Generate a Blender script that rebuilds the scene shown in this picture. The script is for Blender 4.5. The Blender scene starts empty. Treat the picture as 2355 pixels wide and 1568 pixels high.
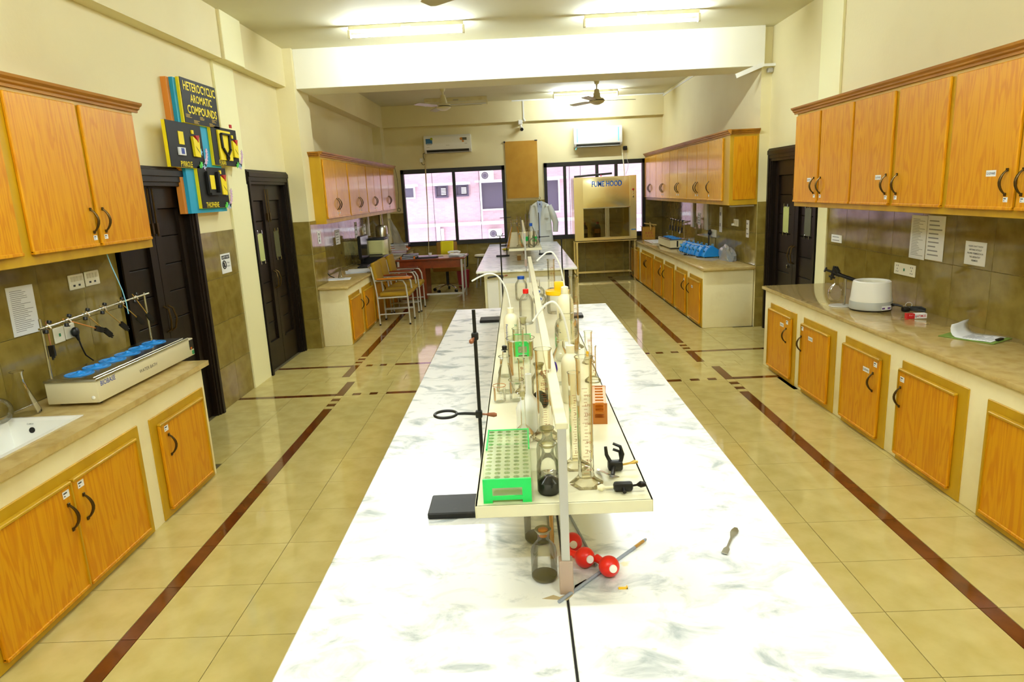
import bpy, bmesh, math, random
from mathutils import Vector, Matrix
random.seed(7)
PI = math.pi
C = bpy.context.scene.collection
SC = bpy.context.scene

# ------------------------------------------------------------------ camera
def look(pitch, roll, yaw):
    cy, sy, cp, sp, cr, sr = math.cos(yaw), math.sin(yaw), math.cos(pitch), math.sin(pitch), math.cos(roll), math.sin(roll)
    fwd = Vector((sy*cp, cy*cp, -sp)); right = Vector((cy, -sy, 0)); up = right.cross(fwd)
    r2 = right*cr + up*sr; u2 = -right*sr + up*cr
    return Matrix((r2, u2, -fwd)).transposed()
cam_d = bpy.data.cameras.new('camera'); cam = bpy.data.objects.new('camera', cam_d); C.objects.link(cam)
cam_d.sensor_width = 36; cam_d.lens = 1555.25/2355*36; cam_d.clip_start = 0.02
cam.matrix_world = Matrix.Translation((0, 0, 1.838)) @ look(0.2186, -0.0474, -0.0168).to_4x4()
SC.camera = cam

# ------------------------------------------------------------------ daylight and exposure
EXPOSURE = 1.02
TUBE = 140.0
SKY = 1.5
w = bpy.data.worlds.new('sky'); SC.world = w; w.use_nodes = True
wn = w.node_tree.nodes; wl = w.node_tree.links
bg = wn['Background']; bg.inputs[0].default_value = (0.93, 0.93, 1.0, 1); bg.inputs[1].default_value = SKY
SC.view_settings.view_transform = 'Standard'; SC.view_settings.look = 'None'
SC.view_settings.gamma = 1; SC.view_settings.use_curve_mapping = False
SC.view_settings.exposure = EXPOSURE
SC.cycles.use_denoising = True
SC.cycles.max_bounces = 10; SC.cycles.diffuse_bounces = 5; SC.cycles.glossy_bounces = 4
SC.cycles.transparent_max_bounces = 40; SC.cycles.sample_clamp_indirect = 6
SC.cycles.caustics_reflective = False

# ------------------------------------------------------------------ materials
def lin(c):
    out = []
    for v in c:
        v = v/255.0
        out.append(v/12.92 if v <= 0.04045 else ((v+0.055)/1.055)**2.4)
    return tuple(out) + (1,)
MATS = {}
def mat(name, col, rough=0.5, metal=0.0, var=None, bump=None, coat=0.0, spec=0.5, emit=None, alpha=None):
    """var = (second colour, (sx,sy,sz), low, high, detail); bump = (scale, strength)"""
    m = bpy.data.materials.new(name); m.use_nodes = True; MATS[name] = m
    nt = m.node_tree; p = nt.nodes['Principled BSDF']
    p.inputs['Base Color'].default_value = lin(col); p.inputs['Roughness'].default_value = rough
    p.inputs['Metallic'].default_value = metal; p.inputs['Specular IOR Level'].default_value = spec
    p.inputs['Coat Weight'].default_value = coat; p.inputs['Coat Roughness'].default_value = 0.08
    if emit:
        p.inputs['Emission Color'].default_value = lin(emit[0]); p.inputs['Emission Strength'].default_value = emit[1]
    if alpha is not None: p.inputs['Alpha'].default_value = alpha
    if var or bump:
        tc = nt.nodes.new('ShaderNodeTexCoord')
    if var:
        mp = nt.nodes.new('ShaderNodeMapping'); mp.inputs['Scale'].default_value = var[1]
        nz = nt.nodes.new('ShaderNodeTexNoise'); nz.inputs['Scale'].default_value = 1; nz.inputs['Detail'].default_value = var[4] if len(var) > 4 else 4
        cr = nt.nodes.new('ShaderNodeValToRGB')
        cr.color_ramp.elements[0].position = var[2]; cr.color_ramp.elements[1].position = var[3]
        cr.color_ramp.elements[0].color = lin(col); cr.color_ramp.elements[1].color = lin(var[0])
        nt.links.new(tc.outputs['Object'], mp.inputs[0]); nt.links.new(mp.outputs[0], nz.inputs[0])
        nt.links.new(nz.outputs[0], cr.inputs[0]); nt.links.new(cr.outputs[0], p.inputs['Base Color'])
    if bump:
        n2 = nt.nodes.new('ShaderNodeTexNoise'); n2.inputs['Scale'].default_value = bump[0]; n2.inputs['Detail'].default_value = 3
        b = nt.nodes.new('ShaderNodeBump'); b.inputs['Strength'].default_value = bump[1]; b.inputs['Distance'].default_value = 0.02
        nt.links.new(tc.outputs['Object'], n2.inputs[0]); nt.links.new(n2.outputs[0], b.inputs['Height']); nt.links.new(b.outputs[0], p.inputs['Normal'])
    return m
def oak(name, c1, c2, c3, rough=0.35, coat=0.3):
    m = mat(name, c1, rough, coat=coat, spec=0.25); nt = m.node_tree; p = nt.nodes['Principled BSDF']; N = nt.nodes.new; L = nt.links.new
    tc = N('ShaderNodeTexCoord')
    mp = N('ShaderNodeMapping'); mp.inputs['Scale'].default_value = (5, 5, 0.55)
    n1 = N('ShaderNodeTexNoise'); n1.inputs['Scale'].default_value = 2.0; n1.inputs['Detail'].default_value = 3; n1.inputs['Distortion'].default_value = 0.5
    sn = N('ShaderNodeMath'); sn.operation = 'MULTIPLY'; sn.inputs[1].default_value = 52
    si = N('ShaderNodeMath'); si.operation = 'SINE'
    ma = N('ShaderNodeMapRange'); ma.inputs[1].default_value = -1; ma.inputs[2].default_value = 1
    mp2 = N('ShaderNodeMapping'); mp2.inputs['Scale'].default_value = (130, 130, 3)
    n2 = N('ShaderNodeTexNoise'); n2.inputs['Scale'].default_value = 1; n2.inputs['Detail'].default_value = 4
    r1 = N('ShaderNodeValToRGB'); r1.color_ramp.elements[0].color = lin(c1); r1.color_ramp.elements[1].color = lin(c2)
    r1.color_ramp.elements[0].position = 0.45; r1.color_ramp.elements[1].position = 1.0
    mx = N('ShaderNodeMixRGB'); mx.inputs[2].default_value = lin(c3)
    r2 = N('ShaderNodeMapRange'); r2.inputs[1].default_value = 0.48; r2.inputs[2].default_value = 0.75; r2.inputs[4].default_value = 0.7
    L(tc.outputs['Object'], mp.inputs[0]); L(mp.outputs[0], n1.inputs[0]); L(n1.outputs[0], sn.inputs[0]); L(sn.outputs[0], si.inputs[0]); L(si.outputs[0], ma.inputs[0]); L(ma.outputs[0], r1.inputs[0])
    L(tc.outputs['Object'], mp2.inputs[0]); L(mp2.outputs[0], n2.inputs[0]); L(n2.outputs[0], r2.inputs[0])
    L(r1.outputs[0], mx.inputs[1]); L(r2.outputs[0], mx.inputs[0]); L(mx.outputs[0], p.inputs['Base Color'])
    return m
def glassmat(name, edge, centre, gloss=1.0, rough=0.02, haze=0.0, hazecol=(255, 255, 255)):
    """thin clear glass: see-through face on, tinted and shinier towards its outline"""
    m = bpy.data.materials.new(name); m.use_nodes = True; MATS[name] = m
    nt = m.node_tree; N = nt.nodes.new; L = nt.links.new
    nt.nodes.remove(nt.nodes['Principled BSDF']); out = nt.nodes['Material Output']
    lw = N('ShaderNodeLayerWeight'); lw.inputs[0].default_value = 0.22
    mc = N('ShaderNodeMixRGB'); mc.inputs[1].default_value = lin(centre); mc.inputs[2].default_value = lin(edge)
    tr = N('ShaderNodeBsdfTransparent'); gl = N('ShaderNodeBsdfGlossy'); gl.inputs['Roughness'].default_value = rough
    fr = N('ShaderNodeFresnel'); fr.inputs[0].default_value = 1.45
    mu = N('ShaderNodeMath'); mu.operation = 'MULTIPLY'; mu.inputs[1].default_value = gloss; mu.use_clamp = True
    mx = N('ShaderNodeMixShader')
    L(lw.outputs['Facing'], mc.inputs[0]); L(mc.outputs[0], tr.inputs[0]); L(fr.outputs[0], mu.inputs[0]); L(mu.outputs[0], mx.inputs[0])
    L(tr.outputs[0], mx.inputs[1]); L(gl.outputs[0], mx.inputs[2])
    if haze > 0:
        d = N('ShaderNodeBsdfDiffuse'); d.inputs[0].default_value = lin(hazecol)
        m2 = N('ShaderNodeMixShader'); m2.inputs[0].default_value = haze
        L(mx.outputs[0], m2.inputs[1]); L(d.outputs[0], m2.inputs[2]); L(m2.outputs[0], out.inputs[0])
    else: L(mx.outputs[0], out.inputs[0])
    return m
def marble(name):
    m = mat(name, (250, 251, 250), 0.2); nt = m.node_tree; p = nt.nodes['Principled BSDF']; N = nt.nodes.new; L = nt.links.new
    tc = N('ShaderNodeTexCoord'); mp = N('ShaderNodeMapping'); mp.inputs['Scale'].default_value = (3.6, 6.0, 5); mp.inputs['Rotation'].default_value = (0, 0, 0.35)
    n1 = N('ShaderNodeTexNoise'); n1.inputs['Scale'].default_value = 1.5; n1.inputs['Detail'].default_value = 10; n1.inputs['Roughness'].default_value = 0.62; n1.inputs['Distortion'].default_value = 0.9
    r1 = N('ShaderNodeValToRGB'); e = r1.color_ramp.elements; e[0].position = 0.33; e[0].color = lin((172, 180, 184)); e[1].position = 0.50; e[1].color = lin((250, 251, 250))
    n3 = N('ShaderNodeTexNoise'); n3.inputs['Scale'].default_value = 13; n3.inputs['Detail'].default_value = 3
    r3 = N('ShaderNodeValToRGB'); e = r3.color_ramp.elements; e[0].position = 0.74; e[0].color = (1, 1, 1, 1); e[1].position = 0.8; e[1].color = lin((240, 228, 170))
    m3 = N('ShaderNodeMixRGB'); m3.blend_type = 'MULTIPLY'; m3.inputs[0].default_value = 0.8
    L(tc.outputs['Object'], mp.inputs[0]); L(mp.outputs[0], n1.inputs[0]); L(n1.outputs[0], r1.inputs[0])
    L(tc.outputs['Object'], n3.inputs[0]); L(n3.outputs[0], r3.inputs[0])
    L(r1.outputs[0], m3.inputs[1]); L(r3.outputs[0], m3.inputs[2]); L(m3.outputs[0], p.inputs['Base Color'])
    return m
def brickmat(name):
    m = mat(name, (214, 168, 170), 0.9); nt = m.node_tree; p = nt.nodes['Principled BSDF']; N = nt.nodes.new; L = nt.links.new
    tc = N('ShaderNodeTexCoord'); mp = N('ShaderNodeMapping'); mp.inputs['Rotation'].default_value = (PI/2, 0, 0)
    b = N('ShaderNodeTexBrick'); b.inputs['Scale'].default_value = 8.5; b.inputs['Color1'].default_value = lin((202, 172, 186)); b.inputs['Color2'].default_value = lin((212, 184, 197))
    b.inputs['Mortar'].default_value = lin((224, 196, 204)); b.inputs['Mortar Size'].default_value = 0.016; b.inputs['Brick Width'].default_value = 1.0; b.inputs['Row Height'].default_value = 0.33
    L(tc.outputs['Object'], mp.inputs[0]); L(mp.outputs[0], b.inputs[0]); L(b.outputs[0], p.inputs['Base Color'])
    return m

CREAM = mat('cream_wall_paint', (235, 225, 180), 0.75, var=((224, 211, 162), (0.9, 0.9, 0.9), 0.45, 0.8), bump=(40, 0.05))
PALE = mat('pale_wall_paint', (246, 242, 196), 0.7)
WHITEP = mat('white_ceiling_paint', (222, 218, 190), 0.8, var=((206, 200, 168), (0.7, 0.7, 0.7), 0.45, 0.75), bump=(3, 0.12))
BEAMP = mat('beam_paint', (240, 238, 222), 0.75)
PLAST = mat('cream_counter_plaster', (246, 235, 190), 0.7, var=((230, 212, 158), (3, 3, 3), 0.5, 0.85), bump=(25, 0.1))
WTILE = mat('olive_wall_tile', (140, 122, 58), 0.07, var=((122, 104, 44), (9, 9, 9), 0.4, 0.7), spec=0.6)
FTILE = mat('cream_floor_tile', (204, 188, 122), 0.06, var=((188, 170, 100), (6, 6, 6), 0.4, 0.75), spec=0.5)
BTILE = mat('brown_floor_tile', (104, 54, 16), 0.08, var=((86, 42, 10), (8, 8, 8), 0.4, 0.7))
GROUT = mat('dark_grout', (92, 82, 46), 0.8)
OAK = oak('oak_laminate', (216, 152, 14), (204, 132, 6), (196, 122, 6), rough=0.42, coat=0.08)
FRAMEW = mat('mustard_wood', (196, 154, 18), 0.45, var=((176, 132, 6), (6, 6, 1.5), 0.4, 0.75), coat=0.05)
CORN = mat('cornice_wood', (176, 120, 32), 0.42, var=((146, 92, 16), (14, 3, 14), 0.4, 0.75), coat=0.02)
DARKW = mat('dark_stained_wood', (27, 17, 9), 0.4, var=((18, 11, 6), (20, 20, 1.5), 0.4, 0.7), spec=0.25)
BRONZE = mat('bronze_handle', (84, 66, 34), 0.3, metal=0.85)
STONE = mat('beige_worktop_stone', (200, 176, 116), 0.1, var=((180, 152, 92), (14, 14, 14), 0.42, 0.75), spec=0.55)
MARBLE = marble('white_marble')
BLACK = mat('black_plastic', (15, 14, 14), 0.4, spec=0.4)
IRON = mat('black_iron', (14, 13, 12), 0.45, metal=0.0, spec=0.35, var=((36, 32, 26), (40, 40, 40), 0.62, 0.8))
RUST = mat('rusty_screw', (150, 92, 60), 0.6, metal=0.3)
STEEL = mat('brushed_steel', (190, 188, 176), 0.22, metal=1.0)
CHROME = mat('chrome', (210, 210, 205), 0.08, metal=1.0)
HOODS = mat('hood_stainless', (236, 224, 180), 0.2, metal=1.0, bump=(2.2, 0.10))
CREAMM = mat('cream_painted_metal', (226, 220, 186), 0.4, var=((206, 196, 150), (7, 7, 7), 0.55, 0.85))
FANM = mat('fan_blade_metal', (186, 180, 146), 0.35)
GREYM = mat('grey_painted_metal', (188, 186, 178), 0.4)
WHITE = mat('white_plastic', (238, 238, 232), 0.3)
PAPER = mat('white_paper', (240, 242, 244), 0.8)
INK = mat('printed_ink', (56, 56, 60), 0.8)
PRINT = mat('grey_print', (150, 150, 156), 0.8)
BRASS = mat('brass_screw', (196, 160, 80), 0.35, metal=0.8)
CARD = mat('brown_board', (186, 140, 48), 0.85, var=((176, 128, 38), (5, 5, 5), 0.4, 0.7))
OLIVEC = mat('olive_chair_fabric', (160, 124, 8), 0.9, bump=(300, 0.2))
ALU = mat('black_anodised_frame', (14, 13, 13), 0.45)
GLASS = glassmat('lab_glass', (220, 222, 208), (254, 254, 252), 0.75)
GLASSC = glassmat('cylinder_glass', (214, 200, 160), (253, 251, 242), 0.75)
PANE = glassmat('window_glass', (225, 228, 235), (250, 250, 252), 0.6)
HOODG = glassmat('hood_glass', (170, 165, 130), (205, 200, 176), 1.0)
FROST = glassmat('frosted_glass', (190, 184, 140), (232, 228, 200), 0.8, 0.3, 0.35, (226, 220, 180))
CLEARP = glassmat('clear_plastic', (214, 214, 202), (250, 250, 246), 0.7, 0.1, 0.06)
AMBER = mat('residue_amber', (180, 110, 30), 0.3)
DARKLIQ = mat('dark_residue', (18, 22, 16), 0.08)
SEDIM = mat('olive_sediment', (120, 112, 70), 0.3)
GREENP = mat('green_rack_plastic', (10, 214, 96), 0.35)
REDR = mat('red_rubber', (226, 30, 8), 0.35)
REDP = mat('red_plastic', (224, 22, 16), 0.35)
BLUEP = mat('blue_plastic', (30, 140, 226), 0.35)
BLUEC = mat('blue_cap', (14, 76, 176), 0.4)
PURP = mat('purple_rubber', (60, 40, 150), 0.4)
YELP = mat('yellow_plastic', (252, 200, 10), 0.35)
YELT = mat('yellow_towel', (250, 236, 40), 0.95)
LDPE = mat('milky_polythene', (244, 238, 206), 0.4)
PORC = mat('white_porcelain', (244, 244, 238), 0.08)
SIGNY = mat('sign_yellow', (250, 226, 0), 0.6)
SIGNK = mat('sign_black', (18, 18, 17), 0.6, spec=0.3)
SIGNB = mat('sign_blue', (20, 160, 206), 0.6)
SIGNW = mat('sign_wood', (222, 140, 48), 0.6)
SIGNR = mat('sign_red', (186, 16, 22), 0.6)
GREENL = mat('leaf_green_foil', (90, 206, 70), 0.6)
PINKF = mat('lilac_foil', (220, 186, 220), 0.5)
SKYF = mat('sky_blue_foil', (140, 206, 236), 0.5)
BRICK = brickmat('pink_brick')
CONC = mat('pale_concrete', (236, 232, 236), 0.9)
WINDK = mat('dark_far_window', (96, 90, 112), 0.15)
REDWD = mat('red_desk_wood', (130, 50, 10), 0.3, var=((100, 34, 5), (6, 6, 6), 0.4, 0.7), coat=0.3)
ORANGEW = mat('orange_tablet_wood', (206, 124, 24), 0.35)
COATM = mat('white_lab_coat_cloth', (226, 230, 224), 0.9)
SHIRT = mat('blue_shirt_cloth', (196, 210, 238), 0.9)
SCALE = mat('brown_scale_print', (150, 76, 16), 0.6)
GREENS = mat('green_switch', (20, 130, 80), 0.3)
BLUET = mat('blue_print', (24, 60, 160), 0.5)
FUMEB = mat('sign_lettering_blue', (10, 110, 245), 0.4)
ORANGE = mat('orange_bind', (226, 120, 20), 0.6)
PURPT = mat('purple_label', (90, 40, 130), 0.6)
TUBEON = mat('lit_tube', (255, 255, 250), 0.5, emit=((238, 249, 255), TUBE))
TUBEOFF = mat('dark_tube', (226, 226, 220), 0.2)

# ------------------------------------------------------------------ mesh helpers
def bm_new(): return bmesh.new()
def box(b, x0, x1, y0, y1, z0, z1, bev=0.0, seg=1, M=None):
    r = bmesh.ops.create_cube(b, size=1.0)
    vs = r['verts']
    for v in vs: v.co = Vector(((x0+x1)/2 + v.co.x*(x1-x0), (y0+y1)/2 + v.co.y*(y1-y0), (z0+z1)/2 + v.co.z*(z1-z0)))
    if bev > 0:
        es = list({e for v in vs for e in v.link_edges})
        r2 = bmesh.ops.bevel(b, geom=es, offset=bev, segments=seg, affect='EDGES', profile=0.5)
        vs = list({v for f in r2['faces'] for v in f.verts} | {v for v in vs if v.is_valid})
    if M is not None:
        for v in vs: v.co = M @ v.co
    return b
def frame_of(d):
    d = d.normalized(); a = Vector((0, 0, 1)) if abs(d.z) < 0.9 else Vector((1, 0, 0))
    u = d.cross(a).normalized(); return u, d.cross(u).normalized()
def tube(b, pts, r, seg=10, cap=True):
    pts = [Vector(p) for p in pts]; n = len(pts); rs = r if isinstance(r, (list, tuple)) else [r]*n
    rings = []; u = None
    for i, p in enumerate(pts):
        d = (pts[min(i+1, n-1)] - pts[max(i-1, 0)])
        if u is None: u, v = frame_of(d)
        else:
            dn = d.normalized(); u = (u - dn*u.dot(dn)).normalized(); v = dn.cross(u)
        rings.append([b.verts.new(p + (u*math.cos(2*PI*k/seg) + v*math.sin(2*PI*k/seg))*rs[i]) for k in range(seg)])
    for i in range(n-1):
        for k in range(seg): b.faces.new((rings[i][k], rings[i][(k+1) % seg], rings[i+1][(k+1) % seg], rings[i+1][k]))
    if cap: b.faces.new(rings[0][::-1]); b.faces.new(rings[-1])
    return b
def bar(b, p, q, wx, wz=None):
    """square bar from p to q"""
    p, q = Vector(p), Vector(q); wz = wz or wx; u, v = frame_of(q-p)
    A = [b.verts.new(o + u*sx*wx/2 + v*sy*wz/2) for o in (p, q) for sx, sy in ((-1, -1), (1, -1), (1, 1), (-1, 1))]
    for f in ((0, 1, 5, 4), (1, 2, 6, 5), (2, 3, 7, 6), (3, 0, 4, 7), (3, 2, 1, 0), (4, 5, 6, 7)): b.faces.new([A[i] for i in f])
    return b
def lathe(b, prof, seg=28, cx=0, cy=0, cz=0, cap0=False, cap1=False):
    rings = []
    for r, z in prof:
        rings.append([b.verts.new((cx + r*math.cos(2*PI*k/seg), cy + r*math.sin(2*PI*k/seg), cz + z)) for k in range(seg)])
    for i in range(len(rings)-1):
        for k in range(seg): b.faces.new((rings[i][k], rings[i][(k+1) % seg], rings[i+1][(k+1) % seg], rings[i+1][k]))
    if cap0: b.faces.new(rings[0][::-1])
    if cap1: b.faces.new(rings[-1])
    return b
def ball(b, c, r, s=(1, 1, 1), seg=20):
    m = Matrix.Translation(c) @ Matrix.Diagonal((r*s[0], r*s[1], r*s[2], 1))
    bmesh.ops.create_uvsphere(b, u_segments=seg, v_segments=seg//2+2, radius=1, matrix=m); return b
def prism(b, poly, axis, a0, a1):
    """poly of 2-D points extruded along an axis: 'x' -> (y,z), 'y' -> (x,z), 'z' -> (x,y)"""
    def P(p, a): return {'x': (a, p[0], p[1]), 'y': (p[0], a, p[1]), 'z': (p[0], p[1], a)}[axis]
    A = [b.verts.new(P(p, a0)) for p in poly]; B = [b.verts.new(P(p, a1)) for p in poly]; n = len(poly)
    b.faces.new(A[::-1]); b.faces.new(B)
    for i in range(n): b.faces.new((A[i], A[(i+1) % n], B[(i+1) % n], B[i]))
    return b
def torus(b, c, R, r, normal=(0, 0, 1), seg=32, s2=8, a0=0, a1=2*PI):
    u, v = frame_of(Vector(normal)); c = Vector(c); full = abs(a1-a0-2*PI) < 1e-6
    pts = [c + (u*math.cos(a0+(a1-a0)*i/seg) + v*math.sin(a0+(a1-a0)*i/seg))*R for i in range(seg+1)]
    if not full: return tube(b, pts, r, s2)
    n = Vector(normal).normalized(); rings = []
    for i in range(seg):
        d = (pts[i]-c).normalized()
        rings.append([b.verts.new(pts[i] + (d*math.cos(2*PI*k/s2) + n*math.sin(2*PI*k/s2))*r) for k in range(s2)])
    for i in range(seg):
        for k in range(s2): b.faces.new((rings[i][k], rings[i][(k+1) % s2], rings[(i+1) % seg][(k+1) % s2], rings[(i+1) % seg][k]))
    return b

# ------------------------------------------------------------------ object helpers
def root_of(o):
    while o.parent: o = o.parent
    return o
def shade(me, ang=35):
    me.polygons.foreach_set('use_smooth', [True]*len(me.polygons))
    try: me.set_sharp_from_angle(angle=math.radians(ang))
    except Exception: pass
def obj(name, b, m, parent=None, kind=None, label=None, local=False):
    """link a bmesh as one mesh object; vertices are in world coordinates unless local"""
    bmesh.ops.recalc_face_normals(b, faces=b.faces)
    if parent is not None and not local:
        bmesh.ops.translate(b, verts=b.verts, vec=-root_of(parent).location)
    me = bpy.data.meshes.new(name); b.to_mesh(me); b.free(); shade(me)
    me.materials.append(m)
    o = bpy.data.objects.new(name, me); C.objects.link(o)
    if parent is not None: o.parent = parent
    if kind: o['kind'] = kind
    if label: o['label'] = label
    return o
def thing(name, label, cat, loc=(0, 0, 0), group=None, rotz=0):
    o = bpy.data.objects.new(name, None); C.objects.link(o); o.location = loc; o.rotation_euler = (0, 0, rotz); o.empty_display_size = 0.05
    o['label'] = label; o['category'] = cat
    if group: o['group'] = group
    return o
def tag(o, label, cat, group=None):
    o['label'] = label; o['category'] = cat
    if group: o['group'] = group
    return o
def dup(root, loc, rotz=None, label=None, group=None):
    def cp(o, par):
        c = o.copy(); C.objects.link(c); c.parent = par
        for ch in list(o.children): cp(ch, c)
        return c
    r = cp(root, None); r.location = loc
    if rotz is not None: r.rotation_euler = (0, 0, rotz)
    if label: r['label'] = label
    if group: r['group'] = group
    return r
TXT = {}
def text(name, s, centre, xdir, up, width, height, m, parent, bold=0.0, local=False, ang=0.0, depth=0.0006, kind=None):
    """flat lettering fitted into width x height about centre, lying in the plane xdir/up"""
    key = (s, bold)
    if key not in TXT:
        cu = bpy.data.curves.new('t', 'FONT'); cu.body = s; cu.size = 1; cu.offset = bold; cu.align_x = 'CENTER'; cu.resolution_u = 2; cu.space_line = 1.15
        o = bpy.data.objects.new('t', cu); C.objects.link(o)
        dg = bpy.context.evaluated_depsgraph_get(); me = bpy.data.meshes.new_from_object(o.evaluated_get(dg))
        TXT[key] = ([tuple(v.co) for v in me.vertices], [tuple(p.vertices) for p in me.polygons])
        bpy.data.objects.remove(o); bpy.data.curves.remove(cu); bpy.data.meshes.remove(me)
    vs, fs = TXT[key]
    xs = [v[0] for v in vs]; ys = [v[1] for v in vs]
    sx = width/(max(xs)-min(xs)); sy = height/(max(ys)-min(ys)); mx = (max(xs)+min(xs))/2; my = (max(ys)+min(ys))/2
    X = Vector(xdir).normalized(); U = Vector(up).normalized(); Nn = X.cross(U); c = Vector(centre)
    if ang: X, U = X*math.cos(ang)+U*math.sin(ang), U*math.cos(ang)-X*math.sin(ang)
    off = Vector((0, 0, 0)) if local or parent is None else root_of(parent).location
    P = [c + X*(v[0]-mx)*sx + U*(v[1]-my)*sy + Nn*depth - off for v in vs]
    me = bpy.data.meshes.new(name); me.from_pydata(P, [], fs); me.materials.append(m)
    o = bpy.data.objects.new(name, me); C.objects.link(o); o.parent = parent
    if kind: o['kind'] = kind
    return o
def plate(b, c, xdir, up, w_, h_, t):
    """thin rectangular slab centred at c, its back at c and its face t proud along xdir x up"""
    X = Vector(xdir).normalized(); U = Vector(up).normalized(); Nn = X.cross(U); c = Vector(c)
    A = [b.verts.new(c + X*sx*w_/2 + U*sy*h_/2 + Nn*d) for d in (0, t) for sx, sy in ((-1, -1), (1, -1), (1, 1), (-1, 1))]
    for f in ((0, 1, 5, 4), (1, 2, 6, 5), (2, 3, 7, 6), (3, 0, 4, 7), (3, 2, 1, 0), (4, 5, 6, 7)): b.faces.new([A[i] for i in f])
    return b
def lines(b, c, xdir, up, w_, h_, n, seed=1, thick=0.45):
    """rows of print as thin flat strips"""
    rr = random.Random(seed); X = Vector(xdir).normalized(); U = Vector(up).normalized(); c = Vector(c); Nn = X.cross(U)
    for i in range(n):
        y = h_/2 - (i+0.5)*h_/n; L = w_*(0.45+0.55*rr.random()); x0 = -w_/2
        hh = h_/n*thick/2
        q = [c + X*a + U*bb + Nn*0.0004 for a, bb in ((x0, y-hh), (x0+L, y-hh), (x0+L, y+hh), (x0, y+hh))]
        b.faces.new([b.verts.new(v) for v in q])
    return b

# ================================================================== SETTING
H = 3.56; XL = -2.76; XR = 3.07; XR2 = 2.95; YF = 14.05; YB = -2.6
# ---- floor
b = bm_new(); box(b, -2.96, 3.27, YB, YF+0.2, -0.12, -0.004)
floor = obj('floor', b, GROUT, kind='structure')
TM = {}
GAP = 0.0017
def tile(x0, x1, y0, y1, brown=False):
    sx, sy = round(x1-x0, 4), round(y1-y0, 4); k = (sx, sy, brown)
    if k not in TM:
        t = bm_new(); box(t, -sx/2+GAP, sx/2-GAP, -sy/2+GAP, sy/2-GAP, -0.006, 0)
        for e in list(t.edges): pass
        me = bpy.data.meshes.new('tile'); t.to_mesh(me); t.free(); me.materials.append(BTILE if brown else FTILE); TM[k] = me
    o = bpy.data.objects.new('stripe_tile' if brown else 'tile', TM[k]); C.objects.link(o); o.parent = floor
    o.location = ((x0+x1)/2, (y0+y1)/2, 0)
def tilerow(xs, y0, y1):
    for a, c in zip(xs[:-1], xs[1:]): tile(a, c, y0, y1)
field = bm_new()
def fieldrect(x0, x1, y0, y1, step=0.4):
    nx = max(1, round((x1-x0)/step)); ny = max(1, round((y1-y0)/step))
    for i in range(nx):
        for j in range(ny):
            box(field, x0+(x1-x0)*i/nx+GAP, x0+(x1-x0)*(i+1)/nx-GAP, y0+(y1-y0)*j/ny+GAP, y0+(y1-y0)*(j+1)/ny-GAP, -0.006, 0)
NL, NR, FL, FR = (-1.82, -1.742), (1.902, 1.985), (-1.93, -1.85), (1.81, 1.89)
nearL = [-2.225, NL[0]]; nearL2 = [NL[1], -1.342, -0.942, -0.542]; nearR = [0.701, 1.101, 1.501, NR[0]]; nearR2 = [NR[1], 2.385]
y = 1.792
while y < 5.79:
    for xs in (nearL, nearL2, nearR, nearR2): tilerow(xs, y, y+0.4)
    if y > 4.3: tile(XL, -2.225, y, y+0.4)
    tile(*NL, y, y+0.4, True); tile(*NR, y, y+0.4, True)
    y += 0.4
fieldrect(-2.96, 3.27, YB, 1.792); fieldrect(-0.542, 0.701, 1.792, 5.792); fieldrect(2.385, XR, 1.792, 6.192)
# the crossing of the brown lines
for (a, c), lim in ((NL, -1.342), (NR, 1.501)):
    for y0, y1, br in ((5.792, 5.866, 0), (5.866, 5.942, 1), (5.942, 6.022, 0), (6.022, 6.102, 1), (6.102, 6.19, 0), (6.19, 6.675, 1)): tile(a, c, y0, y1, bool(br))
for (a, c) in (FL, FR):
    for y0, y1, br in ((6.875, 7.372, 1), (7.372, 7.46, 0), (7.46, 7.532, 1), (7.532, 7.607, 0), (7.607, 7.682, 1), (7.682, 7.77, 0)): tile(a, c, y0, y1, bool(br))
for xs in (nearL, nearL2, nearR, nearR2): tilerow(xs, 5.792, 6.19); tilerow(xs, 6.26, 6.675)
for y0, y1 in ((5.792, 6.19), (6.26, 6.675)): tile(XL, -2.225, y0, y1); tile(2.385, XR, y0, y1)
fieldrect(-0.542, 0.701, 5.792, 6.675)
tile(XL, NL[0], 6.19, 6.26, True)
for a, c, br in ((NL[1], -1.66, 0), (-1.66, -1.582, 1), (-1.582, -1.495, 0), (-1.495, -1.42, 1), (-1.42, -1.335, 0), (-1.335, -0.4, 1), (0.6, 1.49, 1), (1.49, 1.576, 0), (1.576, 1.661, 1), (1.661, 1.743, 0), (1.743, 1.823, 1), (1.823, NR[0], 0), (NR[1], XR, 1)): tile(a, c, 6.19, 6.26, bool(br))
for a, c in ((-2.76, -2.05), (-2.05, -1.24), (-1.24, -0.98), (-0.98, 0.2), (0.2, 1.22), (1.22, 1.86), (1.86, 2.05), (2.05, 2.2), (2.2, 3.07)): tile(a, c, 6.675, 6.875)
farL = [-2.345, FL[0]]; farL2 = [FL[1], -1.45, -1.05, -0.65]; farR = [0.61, 1.01, 1.41, FR[0]]; farR2 = [FR[1], 2.29, 2.69]
for xs in (farL, farL2, farR, farR2): tilerow(xs, 6.875, 7.30); tilerow(xs, 7.372, 7.77)
for y0, y1 in ((6.875, 7.30), (7.372, 7.77)): tile(XL, -2.345, y0, y1); tile(2.69, XR, y0, y1)
tile(XL, FL[0], 7.30, 7.372, True)
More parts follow.
